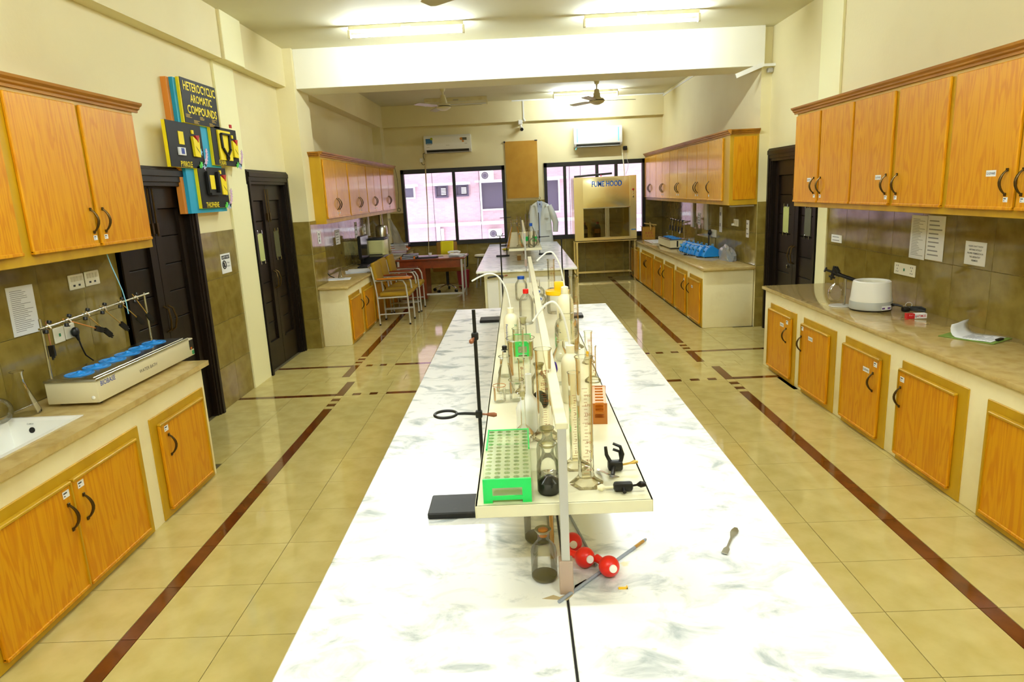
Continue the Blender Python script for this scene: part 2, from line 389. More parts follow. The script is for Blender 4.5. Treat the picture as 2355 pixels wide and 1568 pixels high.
for a, c, br in ((FL[1], -1.77, 0), (-1.77, -1.70, 1), (-1.70, -1.612, 0), (-1.612, -1.54, 1), (-1.54, -1.445, 0), (-1.445, -0.4, 1), (0.5, 1.40, 1), (1.40, 1.472, 0), (1.472, 1.55, 1), (1.55, 1.64, 0), (1.64, 1.72, 1), (1.72, FR[0], 0), (FR[1], XR, 1)): tile(a, c, 7.30, 7.372, bool(br))
fieldrect(-0.65, 0.61, 6.875, 7.77)
y = 7.77
while y < YF-0.1:
    y1 = min(y+0.4, YF)
    for xs in (farL, farL2, farR): tilerow(xs, y, y1)
    tilerow(farR2 if y < 8.5 else farR2[:2], y, y1)
    tile(*FL, y, y1, True)
    if not 13.2 < y < 13.5: tile(*FR, y, y1, True)
    else:
        tile(*FR, y, y+0.1, True); tile(*FR, y+0.1, y+0.18); tile(*FR, y+0.18, y+0.25, True); tile(*FR, y+0.25, y1)
    y = y1
tile(2.69, XR, 7.77, 8.17); tile(2.69, XR, 8.17, 8.5)
fieldrect(-0.65, 0.61, 7.77, YF); fieldrect(XL, -2.345, 7.77, YF)
o = obj('tile_field', field, FTILE, floor, kind='stuff')

# ---- walls, ceiling, beams
def wallseg(b, x0, x1, y0, y1, z0=0.0, z1=H): box(b, x0, x1, y0, y1, z0, z1)
b = bm_new()
wallseg(b, XL-0.2, XL, YB, 4.61); wallseg(b, XL-0.2, XL, 4.61, 5.83, 2.12); wallseg(b, XL-0.2, XL, 5.83, 7.06); wallseg(b, XL-0.2, XL, 7.06, 8.27, 2.15); wallseg(b, XL-0.2, XL, 8.27, YF)
wall_left = obj('wall_left', b, CREAM, kind='structure')
b = bm_new()
wallseg(b, XR, XR+0.2, YB, 7.02); wallseg(b, XR, XR+0.2, 7.02, 8.42, 2.16); wallseg(b, XR, XR+0.2, 8.42, 8.5); wallseg(b, XR2, XR+0.2, 8.5, YF)
wall_right = obj('wall_right', b, CREAM, kind='structure')
W1 = (-2.325, -0.225, 0.81, 2.34); W2 = (0.566, 2.60, 0.82, 2.345)
b = bm_new()
for x0, x1, z0, z1 in ((-2.96, W1[0], 0, H), (W1[0], W1[1], 0, W1[2]), (W1[0], W1[1], W1[3], H), (W1[1], W2[0], 0, H), (W2[0], W2[1], 0, W2[2]), (W2[0], W2[1], W2[3], H), (W2[1], 3.27, 0, H)):
    box(b, x0, x1, YF, YF+0.22, z0, z1)
wall_back = obj('wall_back', b, CREAM, kind='structure')
b = bm_new(); box(b, -2.96, 3.27, YB-0.2, YB, 0, H); wall_front = obj('wall_front', b, CREAM, kind='structure')
b = bm_new(); box(b, -2.96, 3.27, YB, YF+0.2, H, H+0.15); ceiling = obj('ceiling', b, WHITEP, kind='structure')
b = bm_new(); box(b, -2.54, XR2, 8.4, 8.93, 3.12, H, 0.004); obj('ceiling_beam', b, BEAMP, kind='structure')
b = bm_new(); box(b, -2.54, XR, 1.5, 1.95, 3.12, H, 0.004); obj('ceiling_beam', b, BEAMP, kind='structure')
b = bm_new(); box(b, XL, -2.64, YB, 6.59, 3.14, H); box(b, XL, -2.615, 6.59, 7.06, 3.135, H); box(b, XL, -2.64, 7.06, 8.34, 3.14, H); obj('trim_1', b, CREAM, kind='structure')
b = bm_new(); box(b, XL, -2.59, 8.87, YF, 3.15, H); obj('trim_2', b, CREAM, kind='structure')
b = bm_new(); box(b, -2.59, XR2, YF-0.12, YF, 3.16, H); obj('trim_3', b, CREAM, kind='structure')
b = bm_new(); box(b, XL, -2.54, 8.34, 8.87, 0, H); pil = obj('pillar', b, CREAM, kind='structure')
b = bm_new(); box(b, XL, -2.60, 13.72, YF, 0, H); obj('pillar', b, CREAM, kind='structure')
b = bm_new(); box(b, XL-0.002, XL+0.022, 6.60, 7.055, 0, 3.135); obj('trim_4', b, PALE, kind='structure')
b = bm_new(); box(b, XL, XL+0.147, 6.60, 7.055, 3.138, H-0.001); obj('trim_5', b, PALE, kind='structure')
b = bm_new(); box(b, XR-0.022, XR+0.002, 6.80, 7.01, 0, 1.57); box(b, XR-0.022, XR+0.002, 6.69, 7.02, 1.57, 2.175); box(b, XR-0.022, XR+0.002, 6.69, 7.13, 2.175, H); obj('trim_6', b, PALE, kind='structure')
# glazed wall tiles, each its own slab
WM = {}
def wtile(parent, c, nrm, w_, h_):
    k = (round(w_, 3), round(h_, 3))
    if k not in WM:
        t = bm_new(); box(t, -w_/2+0.0012, w_/2-0.0012, 0, 0.008, -h_/2+0.0012, h_/2-0.0012, 0.0012)
        me = bpy.data.meshes.new('tile'); t.to_mesh(me); t.free(); me.materials.append(WTILE); WM[k] = me
    o = bpy.data.objects.new('tile', WM[k]); C.objects.link(o); o.parent = parent; o.location = c
    o.rotation_euler = (0, 0, {'-y': PI, '+x': -PI/2, '-x': PI/2}[nrm])
def wtiles(parent, nrm, fixed, a0, a1, z0, z1, na=None, z_edges=(0, 0.38, 0.78, 1.18, 1.585)):
    na = na or max(1, round((a1-a0)/0.4)); zs = [z0] + [z for z in z_edges if z0+0.02 < z < z1-0.02] + [z1]
    for i in range(na):
        for zl, zh in zip(zs[:-1], zs[1:]):
            a = a0 + (a1-a0)*(i+0.5)/na; z = (zl+zh)/2
            wtile(parent, (a, fixed, z) if nrm == '-y' else (fixed, a, z), nrm, (a1-a0)/na, zh-zl)
wtiles(wall_left, '+x', XL, 1.85, 4.61, 0.8, 1.585)
wtiles(wall_left, '+x', XL, 5.86, 6.60, 0, 1.60, 2)
wtiles(wall_left, '+x', XL, 8.87, 13.72, 0.75, 1.585)
wtiles(wall_right, '-x', XR, 2.0, 6.82, 0.78, 1.565)
wtiles(wall_right, '-x', XR2, 8.5, YF, 0.75, 1.585)
wtiles(wall_right, '-y', 8.5, XR2, XR, 0, 1.565, 1)
wtiles(pil, '-y', 8.34, XL+0.01, -2.54, 0, 1.585, 1)
wtiles(pil, '+x', -2.54, 8.34, 8.87, 0, 1.585, 1)
wtiles(wall_back, '-y', YF, -2.60, W1[0], 0.75, 1.49, 1)
wtiles(wall_back, '-y', YF, W1[0], W1[1], 0, W1[2])
wtiles(wall_back, '-y', YF, W1[1], W2[0], 0, 1.63, 2)
wtiles(wall_back, '-y', YF, W2[0]-0.0, W2[1]+0.35, 0, W2[2])
wtiles(wall_back, '-y', YF, W2[1], XR2, W2[2], 1.585, 1)

# ---- doors
def door(name, s, x, y0, y1, zt, pane=None, lock=False):
    """double door in a side wall; s = +1 when it faces +x; x = wall face"""
    f = thing(name, '', '', (x, y0, 0)); del f['label'], f['category']; f['kind'] = 'structure'
    b = bm_new()
    for k, (wd, pr) in enumerate(((0.10, 0.018), (0.075, 0.03), (0.04, 0.042))):
        for a in (y0, y1-wd): box(b, *sorted((x-s*0.1, x+s*pr)), a, a+wd, 0, zt)
        box(b, *sorted((x-s*0.1, x+s*(pr+0.008))), y0-0.012*(2-k), y1+0.012*(2-k), zt-wd*1.25, zt+0.012*(2-k), 0.004)
    obj('frame', b, DARKW, f)
    ym = (y0+y1)/2; zi = zt-0.12
    for i, (a, c) in enumerate(((y0+0.095, ym-0.004), (ym+0.004, y1-0.095))):
        b = bm_new(); X = sorted((x-s*0.085, x-s*0.03)); st = 0.095
        box(b, *X, a, a+st, 0.01, zi); box(b, *X, c-st, c, 0.01, zi); box(b, *X, a+st, c-st, 0.01, 0.30); box(b, *X, a+st, c-st, zi-0.17, zi)
        box(b, *sorted((x-s*0.088, x-s*0.0855)), a, c, 0.011, zi-0.001)
        leaf = obj('door_leaf', b, DARKW, f)
        X2 = sorted((x-s*0.075, x-s*0.055)); n = 7; z0 = 0.30; dz = (zi-0.17-z0)/n
        for k in range(n):
            b = bm_new(); box(b, *X2, a+st-0.005, c-st+0.005, z0+dz*k+0.003, z0+dz*(k+1)-0.003, 0.004); obj('panel', b, DARKW, leaf)
        b = bm_new(); prism(b, [(a+st, 0.30), (c-st, 0.30), (c-st-0.012, 0.318), (a+st+0.012, 0.318)], 'x', x-s*0.06, x-s*0.026); obj('bead', b, DARKW, leaf)
        yh = (c-0.03) if i == 0 else (a+0.03)
        b = bm_new(); hx = x-s*0.03
        tube(b, [(hx, yh, 0.88), (hx+s*0.035, yh, 0.90), (hx+s*0.05, yh+0.012*(1 if i else -1), 0.98), (hx+s*0.035, yh, 1.06), (hx, yh, 1.08)], 0.008, 8); obj('handle', b, BRONZE, leaf)
        b = bm_new(); tube(b, [(hx+s*0.012, yh, 1.62), (hx+s*0.012, yh, 1.98)], 0.007, 8); box(b, *sorted((hx, hx+s*0.02)), yh-0.012, yh+0.012, 1.64, 1.72); obj('tower_bolt', b, BRONZE, leaf)
        if pane:
            pz, pw, ph = pane; cy_ = (a+c)/2
            b = bm_new(); box(b, *sorted((x-s*0.054, x-s*0.050)), cy_-pw/2, cy_+pw/2, pz-ph/2, pz+ph/2)
            obj('viewing_pane', b, MATS['pane_paper'] if (i == 0) == (s > 0) else MATS['pane_dark'], leaf)
            b = bm_new()
            for sy in (-1, 1):
                for sz in (-1, 1): box(b, *sorted((x-s*0.055, x-s*0.042)), cy_+sy*pw*0.36-0.009, cy_+sy*pw*0.36+0.009, pz+sz*(ph/2+0.012)-0.022, pz+sz*(ph/2+0.012)+0.022, 0.003)
            obj('pane_clip', b, CHROME, leaf)
        if lock and i == 0:
            b = bm_new(); torus(b, (hx+s*0.05, yh+0.03, 0.87), 0.02, 0.004, (0, 1, 0), 16, 6, 0, PI); box(b, hx+s*0.05-0.02, hx+s*0.05+0.02, yh+0.02, yh+0.04, 0.83, 0.87, 0.004); obj('padlock', b, CHROME, leaf)
    return f
mat('pane_paper', (196, 206, 130), 0.25); mat('pane_dark', (92, 92, 70), 0.15)
door('door_1', 1, XL, 4.62, 5.83, 2.12)
door('door_2', 1, XL, 7.06, 8.27, 2.15, (1.36, 0.16, 0.30))
door('door_3', -1, XR, 7.02, 8.42, 2.16, (1.36, 0.16, 0.30), True)

# ---- windows
def window(name, W, mulls, seams):
    x0, x1, z0, z1 = W; f = thing(name, '', '', (x0, YF, z0)); del f['label'], f['category']; f['kind'] = 'structure'
    b = bm_new(); y0, y1 = YF-0.03, YF+0.08
    box(b, x0, x0+0.06, y0, y1, z0, z1); box(b, x1-0.06, x1, y0, y1, z0, z1); box(b, x0, x1, y0, y1, z1-0.085, z1); box(b, x0, x1, y0-0.01, y1, z0, z0+0.085)
    obj('frame', b, ALU, f)
    xs = [x0+0.06] + mulls + [x1-0.06]
    for m_ in mulls:
        b = bm_new(); box(b, m_-0.03, m_+0.03, YF-0.02, YF+0.06, z0+0.085, z1-0.085, 0.004); obj('mullion', b, ALU, f)
    for i, (a, c) in enumerate(zip(xs[:-1], xs[1:])):
        b = bm_new(); yy = YF+0.015+0.015*(i % 2); box(b, a, c, yy, yy+0.005, z0+0.08, z1-0.08); obj('pane', b, PANE, f)
    for m_ in seams:
        b = bm_new(); box(b, m_-0.004, m_+0.004, YF+0.008, YF+0.012, z0+0.085, z1-0.085); obj('film_seam', b, ALU, f)
window('window_1', W1, [-1.258], [-1.70, -0.75])
window('window_2', W2, [0.985, 1.635, 2.02], [1.08, 1.30])

# ---- the building across the yard
b = bm_new(); box(b, -9, 9, 18.0, 18.4, -4, 5.2); bld = thing('facing_building', 'pink brick building with pale ledges outside the windows', 'building', (0, 18, 0))
obj('brick_wall', b, BRICK, bld)
def bwin(x0, x1, z0, z1, louvre):
    b = bm_new(); box(b, x0, x1, 17.97, 18.01, z0, z1); wn_ = obj('window', b, WINDK, bld)
    b = bm_new(); t = 0.04
    for q in ((x0-t, x0, z0-t, z1+t), (x1, x1+t, z0-t, z1+t), (x0, x1, z0-t, z0), (x0, x1, z1, z1+t)): box(b, q[0], q[1], 17.93, 18.0, q[2], q[3])
    obj('window_frame', b, CONC if not louvre else WINDK, wn_)
    if louvre:
        b = bm_new(); n = 5
        for k in range(n):
            zz = z0+0.03+(z1-z0-0.06)*k/n; box(b, x0+(x1-x0)*0.45, x1-0.02, 17.94, 17.96, zz, zz+0.022)
        obj('louvre', b, CONC, wn_)
bwin(-2.07, -1.81, 1.78, 2.025, True); bwin(-1.55, -1.277, 1.79, 2.02, True); bwin(-2.95, -2.67, 1.785, 2.02, False)
bwin(-0.905, -0.05, 1.40, 2.065, False); bwin(0.72, 1.08, 1.27, 2.05, False)
b = bm_new()
for x0, x1, z0, z1 in ((-3.6, -2.55, 2.05, 2.11), (-2.35, -1.19, 2.045, 2.11), (-1.06, 0.1, 2.08, 2.13), (0.6, 1.3, 2.08, 2.14)): box(b, x0, x1, 17.75, 18, z0, z1)
obj('ledge', b, CONC, bld)
b = bm_new(); box(b, -6, 6, 17.92, 18, 1.0, 1.085); obj('band', b, CONC, bld)
b = bm_new(); tube(b, [(-2.09, 17.93, -2), (-2.09, 17.93, 1.0)], 0.05); tube(b, [(-1.99, 17.93, -2), (-1.99, 17.93, 0.95)], 0.04); tube(b, [(-0.93, 17.9, 1.1), (-0.93, 17.9, 2.08)], 0.025); obj('downpipe', b, CONC, bld)
def acout(x, z, label, w_=0.34, h_=0.23):
    t = thing('air_conditioner_outdoor_unit', label, 'air conditioner', (x, 17.84, z))
    b = bm_new(); box(b, x-w_/2, x+w_/2, 17.74, 17.94, z, z+h_, 0.01); obj('body', b, WHITE, t)
    b = bm_new(); torus(b, (x-0.05, 17.735, z+h_/2), h_*0.40, 0.006, (0, 1, 0)); torus(b, (x-0.05, 17.735, z+h_/2), h_*0.25, 0.004, (0, 1, 0)); obj('grille', b, GREYM, t)
    b = bm_new(); tube(b, [(x-0.05, 17.739, z+h_/2), (x-0.05, 17.732, z+h_/2)], h_*0.38, 24); obj('fan_opening', b, WINDK, t)
acout(-0.74, 2.131, 'white outdoor cooling unit on the ledge above a dark window outside')
acout(-0.60, 0.655, 'white outdoor cooling unit low on the pink brick wall outside')

# ---- tube lights
def tube_light(x0, x1, y, z, on, label, up=True):
    t = thing('tube_light', label, 'lamp', ((x0+x1)/2, y, z), 'ceiling tube lights')
    zc = z+0.055
    b = bm_new(); box(b, x0+0.01, x1-0.01, y-0.022, y+0.022, zc, H, 0.003); obj('batten', b, CREAMM, t)
    b = bm_new(); tube(b, [(x0+0.03, y, z), (x1-0.03, y, z)], 0.014, 12); obj('tube', b, TUBEON if on else TUBEOFF, t)
    for xx in (x0, x1):
        s = 1 if xx == x0 else -1
        b = bm_new(); box(b, *sorted((xx, xx+s*0.028)), y-0.02, y+0.02, z-0.022, zc+0.005, 0.004); obj('lamp_holder', b, CREAMM, t)
    b = bm_new(); box(b, (x0+x1)/2-0.05, (x0+x1)/2+0.05, y-0.03, y-0.022, zc+0.01, zc+0.03); obj('starter', b, GREYM, t)
tube_light(-1.66, -0.46, 7.46, 3.46, True, 'lit tube light, the left one of two before the cross beam')
tube_light(0.76, 1.96, 7.50, 3.46, True, 'lit tube light, the right one of two before the cross beam')
tube_light(-1.64, -0.46, 13.15, 3.44, False, 'unlit tube light behind the ceiling fan near the left air conditioner')
tube_light(0.74, 1.94, 13.05, 3.46, True, 'lit tube light behind the right ceiling fan by the windows')
for yy, nm in ((2.35, 'behind the near ceiling fan'), (-0.3, 'behind the second cross beam')):
    for x0 in (-1.66, 0.76):
        tube_light(x0, x0+1.2, yy, 3.46, True, 'lit tube light %s, on the %s side' % (nm, 'water bath' if x0 < 0 else 'heating mantle'))

# ---- ceiling fans
def ceiling_fan(x, y, z, a0, label):
    t = thing('ceiling_fan', label, 'fan', (x, y, H), 'ceiling fans')
    L = lambda zz: zz-H
    b = bm_new(); lathe(b, [(0.02, -0.11), (0.035, -0.10), (0.055, -0.03), (0.062, 0)], 20, cap0=True, cap1=True); obj('canopy', b, CREAMM, t, local=True)
    b = bm_new(); tube(b, [(0, 0, L(z+0.16)), (0, 0, -0.10)], 0.013, 10); lathe(b, [(0.035, L(z+0.18)), (0.06, L(z+0.08)), (0.07, L(z+0.03))], 20, cap0=True); obj('rod', b, CREAMM, t, local=True)
    b = bm_new(); lathe(b, [(0.02, L(z-0.065)), (0.05, L(z-0.06)), (0.11, L(z-0.03)), (0.125, L(z)), (0.11, L(z+0.03)), (0.05, L(z+0.05))], 28, cap0=True, cap1=True); mo = obj('motor', b, CREAMM, t, local=True)
    b = bm_new(); torus(b, (0, 0, L(z)), 0.124, 0.006); obj('band', b, BLACK, mo, local=True)
    for k in range(3):
        a = a0+k*2*PI/3; M = Matrix.Translation((0, 0, L(z))) @ Matrix.Rotation(a, 4, 'Z') @ Matrix.Rotation(0.16, 4, 'X')
        b = bm_new(); pts = []
        for r_, hw in ((0.10, 0.022), (0.18, 0.03), (0.20, 0.058), (0.45, 0.064), (0.60, 0.062), (0.635, 0.045)): pts.append((r_, hw))
        poly = [(p[0], p[1]) for p in pts] + [(p[0], -p[1]) for p in reversed(pts)]
        prism(b, poly, 'z', -0.003, 0.003)
        for v in b.verts: v.co = M @ v.co
        obj('blade', b, FANM, t, local=True)
ceiling_fan(-1.13, 11.6, 3.225, -0.12, 'white ceiling fan in front of the unlit tube light')
ceiling_fan(1.37, 11.6, 3.20, 0.10, 'white ceiling fan under the lit tube light by the windows')
ceiling_fan(-0.10, 4.62, 3.12, 2.40, 'ceiling fan over the near bench, one blade tip showing')

# ================================================================== CABINETS AND COUNTERS
def handle(s, x, y, z0, z1, parent, out=0.032):
    b = bm_new(); n = 9; pts = []; rs = []
    for i in range(n):
        t = i/(n-1); pts.append((x+s*(0.004+out*math.sin(PI*t)**0.8), y+0.006*math.sin(PI*t), z0+(z1-z0)*t)); rs.append(0.0045+0.0035*math.sin(PI*t))
    tube(b, pts, rs, 8)
    for zz in (z0, z1): box(b, *sorted((x, x+s*0.008)), y-0.008, y+0.008, zz-0.009, zz+0.009, 0.002)
    return obj('handle', b, BRONZE, parent)
def sticker(s, x, y, z, parent, w_=0.034, h_=0.026, word=None):
    b = bm_new(); plate(b, (x, y, z), (0, s, 0), (0, 0, 1), w_, h_, 0.0008); st = obj('label_sticker', b, PAPER, parent)
    if word: text('lettering', word, (x+s*0.0009, y, z), (0, s, 0), (0, 0, 1), w_*0.88, h_*0.42, INK, parent)
    else:
        b = bm_new(); c = Vector((x+s*0.0009, y, z)); q = s
        plate(b, c+Vector((0, -q*w_*0.12, h_*0.2)), (0, s, 0), (0, 0, 1), w_*0.55, h_*0.2, 0.0003); plate(b, c+Vector((0, -q*w_*0.25, -h_*0.2)), (0, s, 0), (0, 0, 1), w_*0.2, h_*0.15, 0.0003)
        obj('lettering', b, INK, parent)
def cab_door(parent, s, x, ya, yb, z0, z1, hy=None, hz=None, st=None, words=(), m=None):
    b = bm_new(); box(b, *sorted((x, x+s*0.02)), ya, yb, z0, z1, 0.005)
    box(b, *sorted((x, x+s*0.026)), ya, yb, z0-0.004, z0+0.014, 0.003)
    d = obj('door', b, m or OAK, parent)
    if hy: handle(s, x+s*0.02, hy, hz[0], hz[1], d)
    if st: sticker(s, x+s*0.0202, st[0], st[1], d)
    for wy, wz, ww in words: sticker(s, x+s*0.0202, wy, wz, d, ww, ww*0.42, 'GLASSWARES')
    return d
def cornice(s, xf, xw, y0, y1, z0, parent, ends=(True, True)):
    """stepped crown moulding along the front, returned on the open ends"""
    b = bm_new(); prof = [(0.0, 0), (0.012, 0.0), (0.014, 0.014), (0.028, 0.022), (0.030, 0.032), (0.046, 0.044), (0.050, 0.058), (0.0, 0.062)]
    prism(b, [(xf+s*p, z0+q) for p, q in prof], 'y', y0-(0.05 if ends[0] else 0), y1+(0.05 if ends[1] else 0))
    for k, yy, d in ((0, y0, -1), (1, y1, 1)):
        if ends[k]: prism(b, [(yy+d*p, z0+q) for p, q in prof], 'x', *sorted((xf+s*0.0, xw)))
    box(b, *sorted((xw, xf)), y0, y1, z0+0.045, z0+0.06)
    return obj('cornice', b, CORN, parent)
def wall_cabinet(label, s, xf, xw, y0, y1, z0, z1, ends):
    t = thing('wall_cabinet', label, 'cabinet', (xf, y0, z0))
    b = bm_new(); box(b, *sorted((xw, xf)), y0, y1, z0, z1, 0.003); obj('carcass', b, FRAMEW, t)
    cornice(s, xf, xw, y0, y1, z1-0.004, t, ends)
    return t
# left, near
HZ = (1.715, 1.845)
t = wall_cabinet('oak wall cabinet with moulded cornice hanging over the blue-lidded six-hole water bath', 1, -2.47, XL+0.001, 1.9, 4.585, 1.578, 2.45, (False, True))
for ya, yb, hy, sy in ((2.24, 2.79, 2.74, 2.74), (2.80, 3.345, 2.85, 2.85), (3.42, 3.968, 3.935, 3.942), (4.005, 4.552, 4.05, 4.047)):
    cab_door(t, 1, -2.47, ya, yb, 1.636, 2.425, hy, HZ, (sy, 1.683))
# right, near
t = wall_cabinet('oak wall cabinet with cornice above the white heating mantle counter', -1, 2.66, XR-0.001, 1.9, 6.655, 1.567, 2.415, (False, True))
HZ = (1.694, 1.824)
for ya, yb, hy, sy, wy in ((6.125, 6.635, 6.185, 6.17, 6.287), (5.535, 6.09, 6.055, 6.05, None), (4.945, 5.505, 4.985, 4.975, 5.094), (4.335, 4.885, 4.84, 4.846, None), (3.705, 4.275, 3.76, 3.756, 3.89), (3.09, 3.68, 3.64, 3.63, None), (2.45, 3.03, 2.5, 2.5, None)):
    cab_door(t, -1, 2.66, ya, yb, 1.614, 2.388, hy, HZ, (sy, 1.666), [(wy, 1.808, 0.08)] if wy else ())
# left, far
t = wall_cabinet('glossy oak wall cabinet with cornice above the printer and monitor', 1, -2.40, -2.541, 8.60, 13.70, 1.535, 2.36, (True, False))
HZ = (1.70, 1.84)
dl = [(8.64, 9.17), (9.18, 9.80), (9.86, 10.45), (10.46, 11.0), (11.05, 11.60), (11.61, 12.17), (12.22, 12.88), (12.89, 13.55)]
GLOAK = oak('glossy_oak_laminate', (222, 160, 40), (206, 140, 26), (204, 136, 28), rough=0.26, coat=0.28)
for i, (ya, yb) in enumerate(dl):
    hy = yb-0.045 if i % 2 == 0 else ya+0.045
    cab_door(t, 1, -2.40, ya, yb, 1.60, 2.325, hy, HZ, (hy, 1.655), m=GLOAK)
# right, far
t = wall_cabinet('glossy oak wall cabinet with cornice above the row of blue melting point devices', -1, 2.60, XR2-0.001, 8.50, 14.0, 1.535, 2.375, (True, False))
b = bm_new(); box(b, 2.645, 2.925, 8.494, 8.502, 1.60, 2.345, 0.002); obj('side_panel', b, OAK, t)
dl = [(8.745, 9.38), (9.40, 9.96), (9.97, 10.51), (10.53, 11.125), (11.135, 11.70), (11.715, 12.295), (12.305, 12.85), (12.865, 13.435), (13.445, 13.965)]
for i, (ya, yb) in enumerate(dl):
    hy = yb-0.05 if i in (0, 2, 4, 6) else ya+0.05
    if i == 1: hy = yb-0.05
    if i in (2, 4, 6, 8): hy = ya+0.05
    if i in (3, 5, 7): hy = yb-0.05
    cab_door(t, -1, 2.60, ya, yb, 1.59, 2.352, hy, (1.69, 1.83), (hy, 1.65), m=GLOAK)

def counter(label, s, xf, xw, y0, y1, zu, frames, cut=None):
    t = thing('base_counter', label, 'counter', (xf, y0, 0))
    b = bm_new()
    if cut:
        cx0, cx1, cy0, cy1 = cut
        box(b, xw, xf, y0, y1, 0, 0.60)
        for q in ((cx1, xf, y0, y1), (xw, cx0, y0, y1), (cx0, cx1, y0, cy0), (cx0, cx1, cy1, y1)): box(b, q[0], q[1], q[2], q[3], 0.60, zu)
    else: box(b, *sorted((xw, xf)), y0, y1, 0, zu, 0.008, 2)
    obj('body', b, PLAST, t)
    for fy0, fy1, ft, doors in frames:
        b = bm_new(); X = sorted((xf-s*0.01, xf+s*0.008)); box(b, *X, fy0, fy1, 0.004, ft, 0.003); f = obj('door_frame', b, FRAMEW, t)
        for ya, yb, hy, st, wd in doors:
            d = cab_door(f, s, xf+s*0.008, ya, yb, 0.052, ft-0.056, None)
            b = bm_new(); box(b, *sorted((xf+s*0.008, xf+s*0.036)), ya, yb, ft-0.066, ft-0.050, 0.004); bar(b, (xf+s*0.03, yb-0.004, 0.06), (xf+s*0.03, yb-0.004, ft-0.06), 0.008, 0.012)
            if hy:
                handle(s, xf+s*0.028, hy, 0.375, 0.50, f)
            obj('door_bead', b, FRAMEW, f)
            if st: sticker(s, xf+s*0.0285, st[0], st[1], f, 0.045, 0.034)
            if wd: sticker(s, xf+s*0.0285, wd[0], wd[1], f, 0.085, 0.034, 'GLASSWARES')
    return t
counter('cream plastered counter with oak doors under the water bath and sink', 1, -2.19, XL+0.009, 1.2, 4.42, 0.766,
        [(1.3, 1.62, 0.645, [(1.34, 1.6, None, None, None)]), (2.30, 3.585, 0.652, [(2.40, 2.952, 2.91, (2.91, 0.553), None), (2.968, 3.515, 3.022, (3.02, 0.556), None)]), (3.705, 4.385, 0.64, [(3.768, 4.32, 3.845, (3.833, 0.545), None)])], (-2.705, -2.30, 1.99, 3.33))
counter('cream plastered counter with single oak doors under the white heating mantle', -1, 2.42, XR-0.009, 1.2, 6.66, 0.768,
        [(5.872, 6.488, 0.666, [(5.94, 6.485, 6.035, (6.02, 0.56), (6.14, 0.517))]), (5.113, 5.718, 0.666, [(5.20, 5.714, 5.70, (5.69, 0.572), (5.52, 0.516))]), (4.35, 4.962, 0.666, [(4.43, 4.955, 4.50, (4.48, 0.566), (4.597, 0.50))]),
         (3.55, 4.20, 0.67, [(3.63, 4.192, 4.16, (4.15, 0.555), None)]), (2.75, 3.40, 0.664, [(2.83, 3.352, 2.89, None, None)]), (1.95, 2.6, 0.664, [(2.03, 2.55, 2.5, None, None)])])
counter('cream plastered counter with oak doors beside the stacked tablet chairs', 1, -2.19, XL+0.009, 8.42, YF-0.01, 0.735,
        [(8.48, 9.062, 0.635, [(8.51, 9.05, 9.02, None, None)]), (9.21, 9.82, 0.635, [(9.27, 9.81, 9.31, None, None)]), (9.97, 10.58, 0.635, [(10.02, 10.57, 10.53, None, None)]), (10.74, 11.35, 0.635, [(10.79, 11.34, 10.83, None, None)]), (11.5, 12.1, 0.635, [(11.55, 12.09, 12.05, None, None)])])
counter('cream plastered counter with oak doors under the blue melting point devices', -1, 2.31, XR2-0.009, 8.53, YF-0.01, 0.742,
        [(8.555, 9.19, 0.635, [(8.615, 9.185, 9.15, None, (8.98, 0.48))]), (9.335, 9.963, 0.642, [(9.39, 9.958, 9.43, (9.42, 0.52), None)]), (10.12, 10.748, 0.645, [(10.17, 10.742, 10.71, None, None)]), (10.91, 11.55, 0.648, [(10.96, 11.545, 11.0, (10.99, 0.53), None)]),
         (11.67, 12.78, 0.65, [(11.75, 12.255, 12.21, None, None), (12.27, 12.775, 12.31, None, None)]), (13.06, 13.9, 0.65, [(13.1, 13.86, None, None, None)])])
def worktop(label, x0, x1, y0, y1, z0, z1, hole=None):
    b = bm_new()
    if hole:
        hx0, hx1, hy0, hy1 = hole
        for q in ((x0, x1, y0, hy0), (x0, x1, hy1, y1), (x0, hx0, hy0, hy1), (hx1, x1, hy0, hy1)): box(b, q[0], q[1], q[2], q[3], z0, z1)
    else: box(b, x0, x1, y0, y1, z0, z1, 0.006, 2)
    t = tag(obj('worktop', b, STONE), label, 'worktop'); return t
SINK = (-2.70, -2.305, 2.0, 3.325)
worktop('beige stone worktop carrying the water bath and the white sink', XL+0.009, -2.165, 1.15, 4.49, 0.767, 0.80, SINK)
worktop('beige stone worktop carrying the heating mantle and the clipboard', 2.395, XR-0.009, 1.15, 6.70, 0.769, 0.80)
worktop('beige stone worktop carrying the monitor and the cream printer', XL+0.009, -2.155, 8.36, YF-0.009, 0.736, 0.765)
worktop('beige stone worktop carrying the blue melting point devices', 2.285, XR2-0.009, 8.46, YF-0.009, 0.743, 0.775)
# sink
t = thing('sink', 'white porcelain sink set into the beige worktop beside the glass flasks', 'sink', (-2.5, 2.66, 0.80))
b = bm_new(); x0, x1, y0, y1 = SINK
ring = lambda d, z: [b.verts.new(p) for p in ((x0+d, y0+d, z), (x1-d, y0+d, z), (x1-d, y1-d, z), (x0+d, y1-d, z))]
R0 = ring(-0.006, 0.801); R1 = ring(-0.006, 0.806); R2 = ring(0.012, 0.807); R3 = ring(0.03, 0.795); R4 = ring(0.075, 0.62)
for A, B in ((R0, R1), (R1, R2), (R2, R3), (R3, R4)):
    for i in range(4): b.faces.new((A[i], A[(i+1) % 4], B[(i+1) % 4], B[i]))
b.faces.new(R4); obj('basin', b, PORC, t)
b = bm_new(); ang = math.atan2(0.175, 0.045); n_ = Vector((0, -math.sin(ang), math.cos(ang))); c_ = Vector((-2.545, 3.2825, 0.75))
